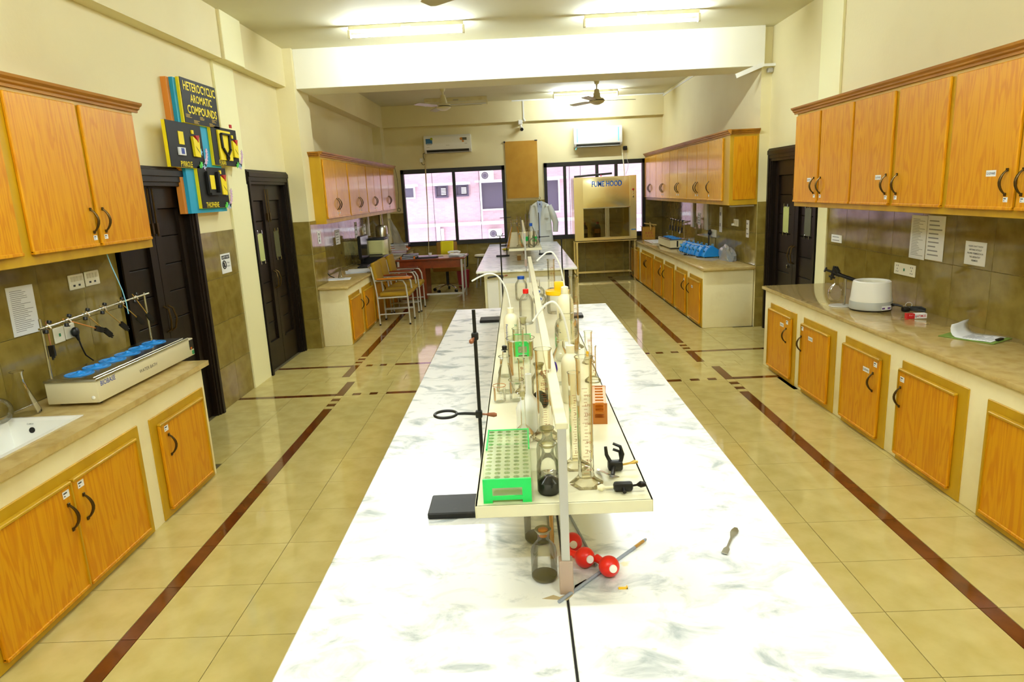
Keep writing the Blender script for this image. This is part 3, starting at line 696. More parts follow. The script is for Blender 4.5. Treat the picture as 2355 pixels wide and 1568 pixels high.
tube(b, [c_ - n_*0.001, c_ + n_*0.002], 0.015, 20); obj('overflow_hole', b, BLACK, t)
text('lettering', 'CLARCH', (-2.555, 3.291, 0.781), (1, 0, 0), (0, 0.045, 0.175), 0.034, 0.007, INK, t)

# ================================================================== ISLAND BENCHES
def bench(label, y0, y1, bx0, bx1, by0, by1):
    t = thing('lab_bench', label, 'bench', (0.086, (y0+y1)/2, 0))
    b = bm_new(); box(b, -0.592, 0.0845, y0, y1, 0.77, 0.80, 0.004); obj('marble_slab', b, MARBLE, t)
    b = bm_new(); box(b, 0.0875, 0.768, y0, y1, 0.77, 0.80, 0.004); obj('marble_slab', b, MARBLE, t)
    b = bm_new(); box(b, 0.083, 0.089, y0+0.002, y1, 0.765, 0.7985); obj('joint', b, BLACK, t)
    b = bm_new(); box(b, bx0, bx1, by0, by1, 0, 0.768, 0.004); body = obj('body', b, CREAMM, t)
    return t, body
t, body = bench('long white marble bench with the reagent shelf, nearest the camera', 0.2, 6.09, -0.44, 0.62, 0.3, 5.95)
b = bm_new(); prism(b, [(0.02, 1.57), (0.05, 1.585), (0.066, 1.575), (0.104, 1.60), (0.15, 1.64), (0.142, 1.652), (0.11, 1.625), (0.10, 1.58), (0.085, 1.56), (0.05, 1.565)], 'z', 0.7995, 0.8006); obj('glue_smear', b, mat('dried_glue', (196, 176, 136), 0.6), t)
t, body = bench('white marble bench by the windows with flasks and black stands', 9.05, 13.72, -0.49, 0.60, 9.12, 13.6)
# end face of the far bench: doors and a black pull
for xa, xb in ((-0.455, -0.30), (-0.285, 0.06), (0.08, 0.56)):
    b = bm_new(); box(b, xa, xb, 9.105, 9.125, 0.06, 0.665 if xb < -0.2 else 0.69, 0.004); obj('end_panel', b, WHITE, t)
b = bm_new(); tube(b, [(-0.435, 9.10, 0.70), (-0.42, 9.075, 0.712), (-0.32, 9.07, 0.722), (-0.27, 9.09, 0.722)], 0.012, 10); obj('handle', b, BLACK, t)
b = bm_new(); box(b, 0.66, 0.70, 9.13, 9.17, 0, 0.70); box(b, 0.66, 0.70, 11.5, 11.54, 0, 0.70); box(b, 0.655, 0.705, 9.12, 12, 0.70, 0.77); obj('side_leg', b, GREYM, t)
b = bm_new(); box(b, 0.60, 0.655, 9.14, 12, 0.05, 0.74); obj('side_board', b, DARKW, t)

# ================================================================== REAGENT SHELVES
ZS = 1.047
def reagent_shelf(label, y0, y1):
    t = thing('reagent_shelf', label, 'shelf', (0.086, y0, 0.80))
    b = bm_new(); box(b, -0.142, 0.316, y0+0.012, y1, ZS-0.004, ZS); obj('shelf_plate', b, CREAMM, t)
    b = bm_new(); box(b, -0.142, 0.316, y0+0.010, y0+0.016, ZS-0.034, ZS, 0.002); box(b, -0.143, -0.138, y0+0.012, y1, ZS-0.034, ZS); box(b, 0.312, 0.317, y0+0.012, y1, ZS-0.034, ZS); obj('shelf_lip', b, CREAMM, t)
    for yy in (y0, (y0+y1)/2, y1):
        b = bm_new(); box(b, 0.075, 0.097, yy-0.011, yy+0.011, 0.80, 1.262, 0.0015); p = obj('post', b, GREYM, t)
        b = bm_new(); box(b, 0.068, 0.104, yy-0.016, yy+0.016, 0.80, 0.895, 0.002); obj('post_sleeve', b, MATS['sleeve_paint'], p)
    b = bm_new(); box(b, 0.070, 0.102, y0-0.012, y1+0.012, 1.255, 1.272, 0.002); obj('rail', b, CREAMM, t)
    return t
mat('sleeve_paint', (176, 152, 136), 0.5)
reagent_shelf('cream metal reagent shelf with centre rail on the near marble bench', 1.60, 5.89)
reagent_shelf('cream metal reagent shelf with centre rail on the bench by the windows', 9.46, 13.3)

# ================================================================== GLASSWARE
GG = 'glassware on the near reagent shelf'
def beaker(x, y, z, r, h, label, m=None, name='beaker', rim=None, group=GG):
    t = thing(name, label, 'beaker', (x, y, z), group)
    b = bm_new(); lathe(b, [(0, 0.0015), (r*0.86, 0.0015), (r*0.97, 0.004), (r, 0.012), (r, h*0.9), (r*1.02, h*0.97), (r*1.09, h)], 30); obj('body', b, m or GLASS, t, local=True)
    b = bm_new(); torus(b, (0, 0, h), r*1.09, 0.0012, seg=30, s2=6); obj('rim', b, rim or m or GLASS, t, local=True)
    b = bm_new()
    for k in range(5):
        zz = h*(0.25+0.11*k); plate(b, (r*0.25, -r*0.975, zz), (1, 0.25, 0), (0, 0, 1), r*(0.25 if k % 2 else 0.4), 0.0012, 0.0004)
    obj('scale_print', b, PAPER, t, local=True)
    return t
def conical(x, y, z, rb, h, rn, label, stopper=None, group=GG, m=None, name='conical_flask'):
    t = thing(name, label, 'flask', (x, y, z), group)
    b = bm_new(); lathe(b, [(0, 0.002), (rb*0.88, 0.001), (rb, 0.008), (rb*0.97, 0.02), (rn*1.12, h*0.70), (rn, h*0.76), (rn, h*0.95), (rn*1.25, h)], 32); obj('body', b, m or GLASS, t, local=True)
    b = bm_new(); torus(b, (0, 0, h), rn*1.25, 0.0016, seg=28, s2=6); obj('rim', b, m or GLASS, t, local=True)
    if stopper:
        b = bm_new(); lathe(b, [(0, h-0.01), (rn*0.85, h-0.01), (rn*1.05, h+0.014), (rn*0.9, h+0.018), (0, h+0.018)], 20); obj('stopper', b, stopper, t, local=True)
    return t
def cylinder(x, y, z, rf, r, h, label, marks=(), words=(), group=GG, base=None, hexfoot=True):
    t = thing('measuring_cylinder', label, 'cylinder', (x, y, z), group)
    b = bm_new(); lathe(b, [(rf*0.7, 0.003), (rf, 0.0), (rf, 0.006), (rf*0.86, 0.011), (r*1.2, 0.02), (r, 0.03)], 6 if hexfoot else 30); obj('foot', b, base or GLASSC, t, local=True)
    b = bm_new(); lathe(b, [(0, 0.022), (r*0.95, 0.022), (r, 0.03), (r, h-0.012), (r*1.12, h)], 28); obj('tube', b, GLASSC, t, local=True)
    b = bm_new(); torus(b, (0, 0, h), r*1.12, 0.0013, seg=28, s2=6); obj('rim', b, GLASS, t, local=True)
    b = bm_new(); n = 26
    for k in range(n):
        zz = 0.04+(h*0.80-0.04)*k/n; w_ = r*(0.7 if k % 5 == 0 else 0.4)
        plate(b, (r*0.15-w_*0.3, -r*1.0, zz), (1, 0, 0), (0, 0, 1), w_, 0.0009, 0.0004)
    obj('graduation', b, SCALE, t, local=True)
    for k, s in enumerate(marks):
        zz = 0.05+(h*0.72-0.05)*k/max(1, len(marks)-1); text('lettering', s, (r*0.3, -r*1.01, zz), (1, 0, 0), (0, 0, 1), r*0.62, r*0.32, SCALE, t, local=True)
    for s, zz, w_, h_ in words: text('lettering', s, (r*0.25, -r*1.02, zz), (1, 0, 0), (0, 0, 1), w_, h_, SCALE, t, local=True)
    return t
def reagent_bottle(x, y, z, r, h, rl, label, residue=None, rh=0.2, stopper=None, group=GG, m=None, name='reagent_bottle', rot=0):
    t = thing(name, label, 'bottle', (x, y, z), group)
    b = bm_new(); lathe(b, [(0, 0.004), (r*0.85, 0.001), (r, 0.008), (r, h*0.55), (r*0.92, h*0.64), (r*0.62, h*0.73), (rl*0.72, h*0.78), (rl*0.68, h*0.84), (rl*0.75, h*0.93), (rl, h*0.985), (rl, h), (rl*0.7, h*0.985)], 30); obj('body', b, m or GLASS, t, local=True)
    b = bm_new(); lathe(b, [(rl*0.7, h*0.93), (rl*0.72, h*0.985), (rl, h*1.0), (rl*1.0, h*0.985), (rl*0.8, h*0.95)], 26); obj('flared_lip', b, FROST, t, local=True)
    if residue:
        b = bm_new(); lathe(b, [(0, 0.003), (r*0.9, 0.003), (r*0.97, 0.01), (r*0.97, h*rh*0.8), (r*0.6, h*rh), (r*0.3, h*rh*1.15), (0, h*rh*1.1)], 26); obj('residue', b, residue, t, local=True)
    if stopper:
        b = bm_new(); lathe(b, [(0, h*0.86), (rl*0.5, h*0.86), (rl*0.62, h*0.99), (rl*0.3, h*1.02), (0, h*1.02)], 20); obj('stopper', b, stopper, t, local=True)
    return t
def wash_bottle(x, y, z, r, h, spout, label, words=()):
    t = thing('wash_bottle', label, 'bottle', (x, y, z), GG)
    b = bm_new(); lathe(b, [(0, 0.0), (r*0.9, 0.0), (r, 0.008), (r, h*0.66), (r*0.93, h*0.74), (r*0.7, h*0.81), (r*0.45, h*0.85), (r*0.40, h*0.87)], 30); obj('body', b, LDPE, t, local=True)
    b = bm_new(); lathe(b, [(r*0.44, h*0.86), (r*0.46, h*0.87), (r*0.43, h*0.985), (r*0.2, h*1.0), (0, h*1.0)], 24); obj('cap', b, LDPE, t, local=True)
    b = bm_new(); pts = []
    P = [Vector(p) for p in spout]
    for i in range(len(P)-1):
        p0, p1, p2, p3 = P[max(i-1, 0)], P[i], P[i+1], P[min(i+2, len(P)-1)]
        for k in range(6):
            u = k/6; pts.append(0.5*((2*p1)+(p2-p0)*u+(2*p0-5*p1+4*p2-p3)*u*u+(3*p1-p0-3*p2+p3)*u**3))
    pts.append(P[-1]); tube(b, pts, 0.0042, 10); obj('spout_tube', b, WHITE, t, local=True)
    for s, c, w_, h_, a, m in words: text('lettering', s, c, (1, -0.35, 0), (0, 0, 1), w_, h_, m, t, local=True, ang=a)
    return t
def screw_bottle(x, y, z, r, h, rc, capm, label, bodym=None, group=GG, name='screw_cap_bottle'):
    t = thing(name, label, 'bottle', (x, y, z), group)
    b = bm_new(); lathe(b, [(0, 0.006), (r*0.8, 0.001), (r, 0.012), (r*0.985, h*0.14), (r, h*0.18), (r, h*0.62), (r*0.9, h*0.72), (r*0.6, h*0.82), (rc*0.95, h*0.87), (rc*0.9, h*0.9)], 30); obj('body', b, bodym or CLEARP, t, local=True)
    b = bm_new(); lathe(b, [(rc*0.95, h*0.88), (rc, h*0.885), (rc, h), (rc*0.9, h*1.005), (0, h*1.005)], 24); obj('cap', b, capm, t, local=True)
    return t
cylinder(0.156, 1.722, ZS, 0.046, 0.0215, 0.358, 'tall brown-marked measuring cylinder right of the front post', ['30', '50', '70', '90', '110', '130', '150', '170', '190'])
cylinder(0.137, 1.842, ZS, 0.042, 0.0155, 0.284, 'slim measuring cylinder standing right behind the tallest front one', ['10', '20', '30', '40', '50'])
cylinder(0.060, 2.09, ZS, 0.050, 0.0255, 0.297, 'wide 250 ml measuring cylinder with big brown lettering beside the rail', ['50', '100', '150'], [('pTL', 0.225, 0.030, 0.017), ('250 ml', 0.188, 0.034, 0.009), ('Ex 20°C', 0.172, 0.034, 0.008)])
cylinder(0.262, 3.34, ZS, 0.046, 0.022, 0.365, 'tall measuring cylinder with rows of brown numbers beside the yellow lid', ['300', '270', '250', '210', '190', '170', '150', '130'])
cylinder(0.242, 5.27, ZS, 0.050, 0.028, 0.257, 'measuring cylinder with blue base at the far end of the near shelf', (), [('pTL', 0.19, 0.03, 0.018), ('100 ml', 0.15, 0.036, 0.01)], base=BLUEC)
cylinder(0.297, 3.02, ZS, 0.030, 0.0175, 0.150, 'short measuring cylinder at the right shelf edge behind the brown rack', ['10', '30'], [('pTL', 0.11, 0.02, 0.01)])
cylinder(0.284, 2.72, ZS, 0.034, 0.0145, 0.151, 'short thin measuring cylinder with wide glass foot at the right shelf edge', ['5', '10'], [('pTL', 0.11, 0.015, 0.008)], hexfoot=False)
cylinder(-0.012, 2.60, ZS, 0.028, 0.0125, 0.140, 'small brown-scaled measuring cylinder standing before the large beaker', ['5', '10', '15'], [('EX', 0.105, 0.012, 0.008)])
beaker(-0.099, 2.49, ZS, 0.0235, 0.066, 'small stained beaker with amber base at the left shelf edge', rim=AMBER)
beaker(-0.034, 2.50, ZS, 0.027, 0.083, 'medium beaker standing right of the small amber-stained beaker')
beaker(-0.012, 2.76, ZS, 0.055, 0.19, 'large wide beaker with spout behind the small beakers')
beaker(-0.022, 3.09, ZS, 0.026, 0.163, 'tall narrow beaker with white printed mark before the green tube rack')
conical(-0.078, 2.62, ZS, 0.038, 0.148, 0.0185, 'conical flask with open flared neck at the left shelf edge')
conical(-0.082, 2.86, ZS, 0.034, 0.118, 0.011, 'conical flask closed by a black crinkled stopper', IRON)
reagent_bottle(0.052, 1.678, ZS, 0.031, 0.139, 0.0235, 'glass reagent bottle with black residue beside the green rack', DARKLIQ, 0.30)
reagent_bottle(0.056, 1.80, ZS, 0.032, 0.139, 0.021, 'glass reagent bottle with frosted lip just behind the black-residue one')
reagent_bottle(0.053, 2.42, ZS, 0.033, 0.165, 0.021, 'amber-streaked reagent bottle with dark bottom behind the 250 ml cylinder', DARKLIQ, 0.3, FROST, m=GLASSC)
# volumetric flask and inverted porcelain funnel
t = thing('volumetric_flask', 'flat volumetric flask with long neck just behind the near green rack', 'flask', (-0.010, 2.065, ZS), GG)
b = bm_new(); lathe(b, [(0, 0.002), (0.028, 0.001), (0.034, 0.006), (0.036, 0.016), (0.033, 0.03), (0.02, 0.045), (0.0085, 0.056), (0.0078, 0.148), (0.0105, 0.152)], 28); obj('body', b, GLASS, t, local=True)
b = bm_new(); lathe(b, [(0, 0.14), (0.006, 0.14), (0.008, 0.152), (0.009, 0.16), (0.007, 0.168), (0, 0.168)], 16); obj('stopper', b, FROST, t, local=True)
t = thing('porcelain_funnel', 'white porcelain filter funnel standing stem up behind the flask', 'funnel', (0.012, 2.17, ZS), GG)
b = bm_new(); lathe(b, [(0.042, 0), (0.046, 0.003), (0.046, 0.075), (0.040, 0.092), (0.016, 0.118), (0.0115, 0.128), (0.0105, 0.195), (0.007, 0.195), (0.007, 0.15)], 30); obj('body', b, PORC, t, local=True)
wash_bottle(-0.058, 3.43, ZS, 0.0375, 0.206, [(0, 0, 0.20), (-0.006, 0, 0.25), (-0.022, 0, 0.315), (-0.060, 0, 0.372), (-0.105, 0, 0.384), (-0.15, 0, 0.37), (-0.19, 0, 0.35)], 'milky wash bottle with blue handwriting and a long white spout',
            [('Phenolphthalein', (-0.024, -0.031, 0.075), 0.10, 0.014, -PI/2, BLUET), ('CH', (0.018, -0.034, 0.118), 0.022, 0.012, 0.05, GREENS)])
wash_bottle(0.174, 2.46, ZS, 0.036, 0.222, [(0, 0, 0.215), (-0.008, 0, 0.27), (-0.024, 0, 0.335), (-0.052, 0, 0.382), (-0.082, 0, 0.378), (-0.11, 0, 0.348), (-0.135, 0, 0.315)], 'milky wash bottle right of the rail with the lower bent spout')
wash_bottle(0.232, 3.56, ZS, 0.045, 0.285, [(0, 0, 0.28), (-0.008, 0, 0.33), (-0.022, 0, 0.40), (-0.055, 0, 0.462), (-0.085, 0, 0.468), (-0.112, 0, 0.45), (-0.142, 0, 0.425)], 'large milky wash bottle beside the yellow lid, its spout arching highest')
screw_bottle(0.028, 4.02, ZS, 0.043, 0.212, 0.017, REDP, 'clear plastic bottle with a bright red screw cap')
screw_bottle(0.003, 4.95, ZS, 0.045, 0.175, 0.026, BLUEC, 'glass media bottle with a blue screw cap behind the red-capped bottle', GLASS)
t = thing('lidded_tub', 'clear tub under a yellow lid with a tall grip', 'tub', (0.236, 4.35, ZS), GG)
b = bm_new(); lathe(b, [(0, 0.002), (0.066, 0.001), (0.07, 0.01), (0.073, 0.13)], 36); obj('body', b, CLEARP, t, local=True)
b = bm_new(); lathe(b, [(0.074, 0.122), (0.078, 0.126), (0.078, 0.148), (0.072, 0.152), (0, 0.152)], 36); box(b, -0.02, 0.045, -0.02, 0.02, 0.15, 0.205, 0.006, 2); obj('lid', b, YELP, t, local=True)
t = thing('large_glass_jar', 'large glass jar marked 1L with a white label patch behind the rail', 'jar', (0.205, 3.10, ZS), GG)
b = bm_new(); lathe(b, [(0, 0.004), (0.05, 0.001), (0.056, 0.01), (0.056, 0.16), (0.046, 0.19), (0.034, 0.2), (0.034, 0.225), (0.038, 0.23)], 32); obj('body', b, GLASS, t, local=True)
b = bm_new(); plate(b, (0.0, -0.0565, 0.085), (1, 0, 0), (0, 0, 1), 0.026, 0.03, 0.0006); obj('label_patch', b, PAPER, t, local=True)
text('lettering', 'PYREX', (0.0, -0.057, 0.118), (1, 0, 0), (0, 0, 1), 0.02, 0.005, PAPER, t, local=True); text('lettering', '1L', (-0.035, -0.046, 0.15), (1, -0.7, 0), (0, 0, 1), 0.016, 0.018, INK, t, local=True)
for i, (px, py, s) in enumerate(((0.128, 4.86, 'upper'), (0.126, 4.52, 'nearer'))):
    t = thing('round_bottom_flask', ('round flask with blue dot label against the rail, the %s of two' % s), 'flask', (px, py, ZS), GG)
    b = bm_new(); ball(b, Vector((0, 0, 0.062)), 0.045, seg=24); tube(b, [(0, 0.02, 0.095), (0, 0.05, 0.15)], 0.012, 14, False); lathe(b, [(0.03, 0.0), (0.034, 0.012), (0.03, 0.024)], 24); obj('body', b, GLASS, t, local=True)
    b = bm_new(); tube(b, [(0, -0.0445, 0.075), (0, -0.0462, 0.0755)], 0.019, 24); d_ = obj('dot_label', b, PAPER, t, local=True)
    b = bm_new(); tube(b, [(0, -0.0462, 0.0755), (0, -0.0470, 0.0757)], 0.010, 20); obj('blue_dot', b, BLUEC, d_, local=True)
t = thing('separating_funnel', 'bulbous glass funnel resting against the rail behind the purple teat', 'funnel', (0.150, 2.70, ZS), GG)
b = bm_new(); lathe(b, [(0.0, 0.0), (0.03, 0.002), (0.042, 0.03), (0.045, 0.07), (0.04, 0.11), (0.022, 0.145), (0.014, 0.16), (0.014, 0.185), (0.018, 0.19)], 28); obj('body', b, GLASS, t, local=True)
t = thing('dropper', 'glass dropper with a purple rubber teat leaning on the rail', 'dropper', (0.112, 2.36, ZS), GG)
b = bm_new(); tube(b, [(0.02, 0.05, 0.0), (0.0, 0.0, 0.150)], [0.002, 0.0035], 10); obj('tube', b, GLASS, t, local=True)
b = bm_new(); tube(b, [(0.001, 0.003, 0.142), (0, -0.001, 0.155), (-0.002, -0.006, 0.17), (-0.003, -0.009, 0.182), (-0.003, -0.010, 0.186)], [0.0045, 0.0085, 0.0085, 0.006, 0.002], 16); obj('teat', b, PURP, t, local=True)
t = thing('stoppered_cylinder', 'narrow glass tube with cream ground stopper behind the tall beaker', 'cylinder', (0.004, 3.40, ZS), GG)
b = bm_new(); lathe(b, [(0, 0.002), (0.018, 0.001), (0.0175, 0.01), (0.016, 0.13), (0.016, 0.135)], 24); obj('tube', b, GLASS, t, local=True)
b = bm_new(); lathe(b, [(0.011, 0.125), (0.014, 0.14), (0.019, 0.155), (0.019, 0.16), (0.0, 0.162)], 20); obj('stopper', b, FROST, t, local=True)
t = thing('marker_cap', 'small yellow cap lying at the right edge of the near shelf', 'cap', (0.305, 3.16, ZS), GG)
b = bm_new(); lathe(b, [(0, 0), (0.009, 0), (0.01, 0.01), (0.007, 0.022), (0, 0.024)], 16); obj('cap', b, YELP, t, local=True)

# ---- tube racks
def tube_rack(loc, label, w_=0.126, L_=0.375, h_=0.066, rot=0.0):
    t = thing('tube_rack', label, 'rack', loc, 'green tube racks', rot)
    for ya, nm in ((0, 1), (L_-0.006, 0)):
        b = bm_new(); hw = w_/2; y0, y1 = ya, ya+0.006
        for q in ((-hw+0.024, hw-0.024, h_-0.024, h_), (-hw+0.024, hw-0.024, 0.008, 0.018), (-hw, -hw+0.024, 0.0, h_), (hw-0.024, hw, 0.0, h_)): box(b, q[0], q[1], y0, y1, q[2], q[3])
        obj('end_plate', b, GREENP, t, local=True)
    b = bm_new(); nx, ny = 5, 14
    xs = [-w_/2+w_*i/nx for i in range(nx+1)]; ys = [0.006+(L_-0.012)*j/ny for j in range(ny+1)]
    for i in range(nx):
        for j in range(ny):
            cx, cy, rr = (xs[i]+xs[i+1])/2, (ys[j]+ys[j+1])/2, min(w_/nx, L_/ny)*0.34
            sq = [b.verts.new((x_, y_, h_-0.002)) for x_, y_ in ((xs[i], ys[j]), (xs[i+1], ys[j]), (xs[i+1], ys[j+1]), (xs[i], ys[j+1]))]
            ci = [b.verts.new((cx+rr*math.cos(a), cy+rr*math.sin(a), h_-0.002)) for a in [(-0.75*PI)+k*PI/4 for k in range(8)]]
            lo = [b.verts.new((v.co.x, v.co.y, h_-0.008)) for v in ci]
            for k in range(4):
                b.faces.new((sq[k], sq[(k+1) % 4], ci[(2*k+2) % 8], ci[2*k+1])); b.faces.new((sq[k], ci[2*k+1], ci[2*k]))
            for k in range(8): b.faces.new((ci[k], ci[(k+1) % 8], lo[(k+1) % 8], lo[k]))
    bmesh.ops.remove_doubles(b, verts=b.verts, dist=1e-5); obj('hole_plate', b, MATS['rack_clear'], t, local=True)
    b = bm_new(); box(b, -w_/2, w_/2, 0.006, L_-0.006, 0.010, 0.013); obj('lower_plate', b, MATS['rack_clear'], t, local=True)
    for sx in (-1, 1):
        b = bm_new(); box(b, *sorted((sx*w_/2, sx*(w_/2-0.004))), L_*0.55, L_-0.007, h_-0.012, h_+0.004, 0.001); obj('side_clip', b, GREENP, t, local=True)
    return t
glassmat('rack_clear', (170, 226, 160), (226, 244, 216), 0.9, 0.15, 0.38, (240, 238, 196))
tube_rack((-0.058, 1.625, ZS), 'green-ended tube rack at the front left of the near shelf')
tube_rack((-0.005, 3.20, ZS), 'green tube rack further back beside the milky wash bottle', 0.09, 0.18, 0.075)
t = thing('wooden_rack', 'brown slotted wooden rack at the right edge of the near shelf', 'rack', (0.250, 2.20, ZS), rotz=-0.1)
b = bm_new()
for zz in (0.032, 0.066):
    for k in range(6): box(b, -0.014, 0.014, 0.006+k*0.034, 0.022+k*0.034, zz, zz+0.007)
    box(b, -0.024, -0.014, 0.0, 0.2, zz, zz+0.007); box(b, 0.014, 0.024, 0.0, 0.2, zz, zz+0.007)
obj('slotted_shelf', b, ORANGEW, t, local=True)
b = bm_new(); box(b, -0.026, 0.026, -0.007, -0.0005, 0, 0.022); box(b, -0.026, 0.026, 0.2005, 0.207, 0, 0.074); box(b, -0.026, -0.016, -0.007, -0.0005, 0.022, 0.074); box(b, 0.016, 0.026, -0.007, -0.0005, 0.022, 0.074); box(b, -0.025, 0.025, 0, 0.2, 0.0005, 0.008); obj('end_board', b, mat('rack_brown', (176, 104, 30), 0.5), t, local=True)

# ---- clamp and boss head lying on the shelf
t = thing('retort_clamp', 'black three-finger clamp lying at the right front of the near shelf', 'clamp', (0.255, 1.80, ZS))
b = bm_new(); tube(b, [(-0.025, -0.06, 0.012), (-0.015, -0.01, 0.014)], 0.006, 10); box(b, -0.03, 0.012, -0.012, 0.016, 0.003, 0.03, 0.006, 2); obj('shank', b, BLACK, t, local=True)
b = bm_new()
tube(b, [(-0.022, 0.005, 0.025), (-0.032, 0.012, 0.045), (-0.034, 0.016, 0.068)], [0.006, 0.0055, 0.0045], 10)
tube(b, [(0.006, 0.005, 0.022), (0.014, 0.012, 0.045), (0.008, 0.018, 0.066), (-0.012, 0.022, 0.074)], [0.006, 0.0055, 0.005, 0.004], 10)
tube(b, [(0.010, 0.018, 0.03), (0.006, 0.02, 0.05), (-0.012, 0.024, 0.056)], [0.005, 0.0045, 0.004], 10); obj('finger', b, BLACK, t, local=True)
b = bm_new(); tube(b, [(0.012, 0, 0.018), (0.034, 0.004, 0.02), (0.046, 0.006, 0.022), (0.056, 0.008, 0.022)], [0.003, 0.003, 0.006, 0.004], 10); obj('thumb_screw', b, BRASS, t, local=True)
t = thing('boss_head', 'black boss head with two rusty thumb screws at the front shelf lip', 'clamp', (0.248, 1.668, ZS))
b = bm_new(); box(b, -0.026, 0.026, -0.012, 0.012, 0.001, 0.026, 0.008, 2); tube(b, [(0, -0.01, 0.012), (0, -0.026, 0.008)], 0.005, 10); obj('body', b, BLACK, t, local=True)
b = bm_new(); tube(b, [(-0.024, 0, 0.013), (-0.05, 0.0, 0.012)], 0.003, 8); tube(b, [(-0.048, 0, 0.012), (-0.056, 0, 0.012), (-0.068, 0, 0.012)], [0.004, 0.010, 0.006], 12); obj('thumb_screw', b, LDPE, t, local=True)
b = bm_new(); tube(b, [(0.024, 0, 0.014), (0.04, 0, 0.016)], 0.003, 8); tube(b, [(0.036, 0, 0.016), (0.046, 0, 0.017), (0.06, 0, 0.017)], [0.003, 0.009, 0.006], 12); obj('thumb_screw', b, MATS['dark_stained_wood'], t, local=True)
def spatula(pts, label, w0, w1):
    t = thing('spatula', label, 'spatula', pts[0])
    p, q = Vector(pts[0]), Vector(pts[1]); d = q-p; L = d.length; u = d.normalized(); v = u.cross(Vector((0, 0, 1))).normalized(); n = v.cross(u)
    b = bm_new(); rows = [(0, w0, 0.004), (0.18*L, w0*0.95, 0.003), (0.26*L, 0.006, 0.003), (0.6*L, 0.007, 0.003), (0.72*L, w1*0.7, 0.003), (0.82*L, w1, 0.002), (0.92*L, w1*0.95, 0.002), (L, w1*0.4, 0.004)]
    R = []
    for s, w_, zz in rows:
        c = u*s; R.append([b.verts.new(c+v*a*w_/2+n*(zz+dz)) for a, dz in ((-1, 0), (1, 0), (1, 0.002), (-1, 0.002))])
    for a, c in zip(R[:-1], R[1:]):
        for k in range(4): b.faces.new((a[k], a[(k+1) % 4], c[(k+1) % 4], c[k]))
    b.faces.new(R[0][::-1]); b.faces.new(R[-1]); obj('blade', b, STEEL, t, local=True)
spatula(((0.545, 1.748, 0.80), (0.623, 1.892, 0.80)), 'steel spatula lying alone on the bare white marble', 0.018, 0.022)
spatula(((0.232, 1.683, ZS+0.027), (0.196, 1.80, ZS+0.002)), 'steel spatula resting on the black boss head', 0.02, 0.012)

# ---- under the shelf
reagent_bottle(0.031, 1.668, 0.80, 0.0355, 0.146, 0.0225, 'stained glass bottle with flared lip standing left of the front post foot', SEDIM, 0.10, AMBER, group='bottles under the near shelf')
reagent_bottle(0.024, 1.88, 0.80, 0.045, 0.19, 0.03, 'larger grey glass bottle in the shade under the near shelf', SEDIM, 0.08, None, group='bottles under the near shelf')
def bulb(c, out, neck, label):
    t = thing('pipette_bulb', label, 'bulb', (c[0], c[1], 0.80), 'red pipette bulbs')
    c = Vector((0, 0, 0.029)); o_ = Vector(out).normalized(); n_ = Vector(neck).normalized()
    b = bm_new(); ball(b, c, 0.0285, seg=28); tube(b, [c+n_*0.02, c+n_*0.034, c+n_*0.052], [0.014, 0.0105, 0.0115], 16); obj('bulb', b, REDR, t, local=True)
    b = bm_new(); tube(b, [c+o_*0.024, c+o_*0.0295], [0.0115, 0.0105], 20); obj('valve_cap', b, PORC, t, local=True)
bulb((0.207, 1.665), (0.28, -0.9, 0.25), (-0.55, 0.8, 0.02), 'red rubber bulb in front, fixed to a glass pipette')
bulb((0.146, 1.715), (0.45, -0.85, 0.25), (-0.7, 0.5, -0.02), 'red rubber bulb touching the front post, middle of three')
bulb((0.118, 1.80), (0.05, -0.95, 0.25), (-0.3, 0.9, 0.0), 'red rubber bulb half hidden behind the front post')
def rod(name, p, q, r, m, label, cat='pipette', tip=None):
    t = thing(name, label, cat, p); P = Vector(p); d = Vector(q)-P
    b = bm_new(); tube(b, [Vector((0, 0, r)), d+Vector((0, 0, r))], r, 12); obj('tube', b, m, t, local=True)
    if tip:
        b = bm_new(); tube(b, [d*0.86+Vector((0, 0, r)), d*0.97+Vector((0, 0, r)), d*1.01+Vector((0, 0, r))], [r*1.05, r*1.05, r*0.6], 12); obj('end', b, tip, t, local=True)
mat('pipette_glass', (148, 156, 172), 0.12); mat('tube_amber', (176, 130, 60), 0.2)
rod('pipette', (0.177, 1.712, 0.802), (0.085, 2.25, 0.802), 0.0042, MATS['pipette_glass'], 'glass pipette running from the front red bulb back under the shelf')
rod('pipette', (0.062, 1.548, 0.80), (0.338, 1.843, 0.80), 0.0045, MATS['pipette_glass'], 'glass pipette with amber end lying across the marble by the post', tip=MATS['tube_amber'])
t = thing('plastic_scrap', 'tiny yellow plastic scrap on the marble before the red bulbs', 'scrap', (0.235, 1.602, 0.80)); b = bm_new(); box(b, -0.012, 0.012, -0.003, 0.003, 0.0003, 0.004); box(b, 0.009, 0.012, -0.003, 0.006, 0.0003, 0.006); obj('scrap', b, YELP, t, local=True)
t = thing('amber_tube', 'amber glass tube leaning under the shelf behind the front post', 'tube', (0.058, 1.76, 0.80)); b = bm_new(); tube(b, [(0, 0, 0.004), (0.0, 0.05, 0.19)], 0.006, 10); obj('tube', b, MATS['tube_amber'], t, local=True)

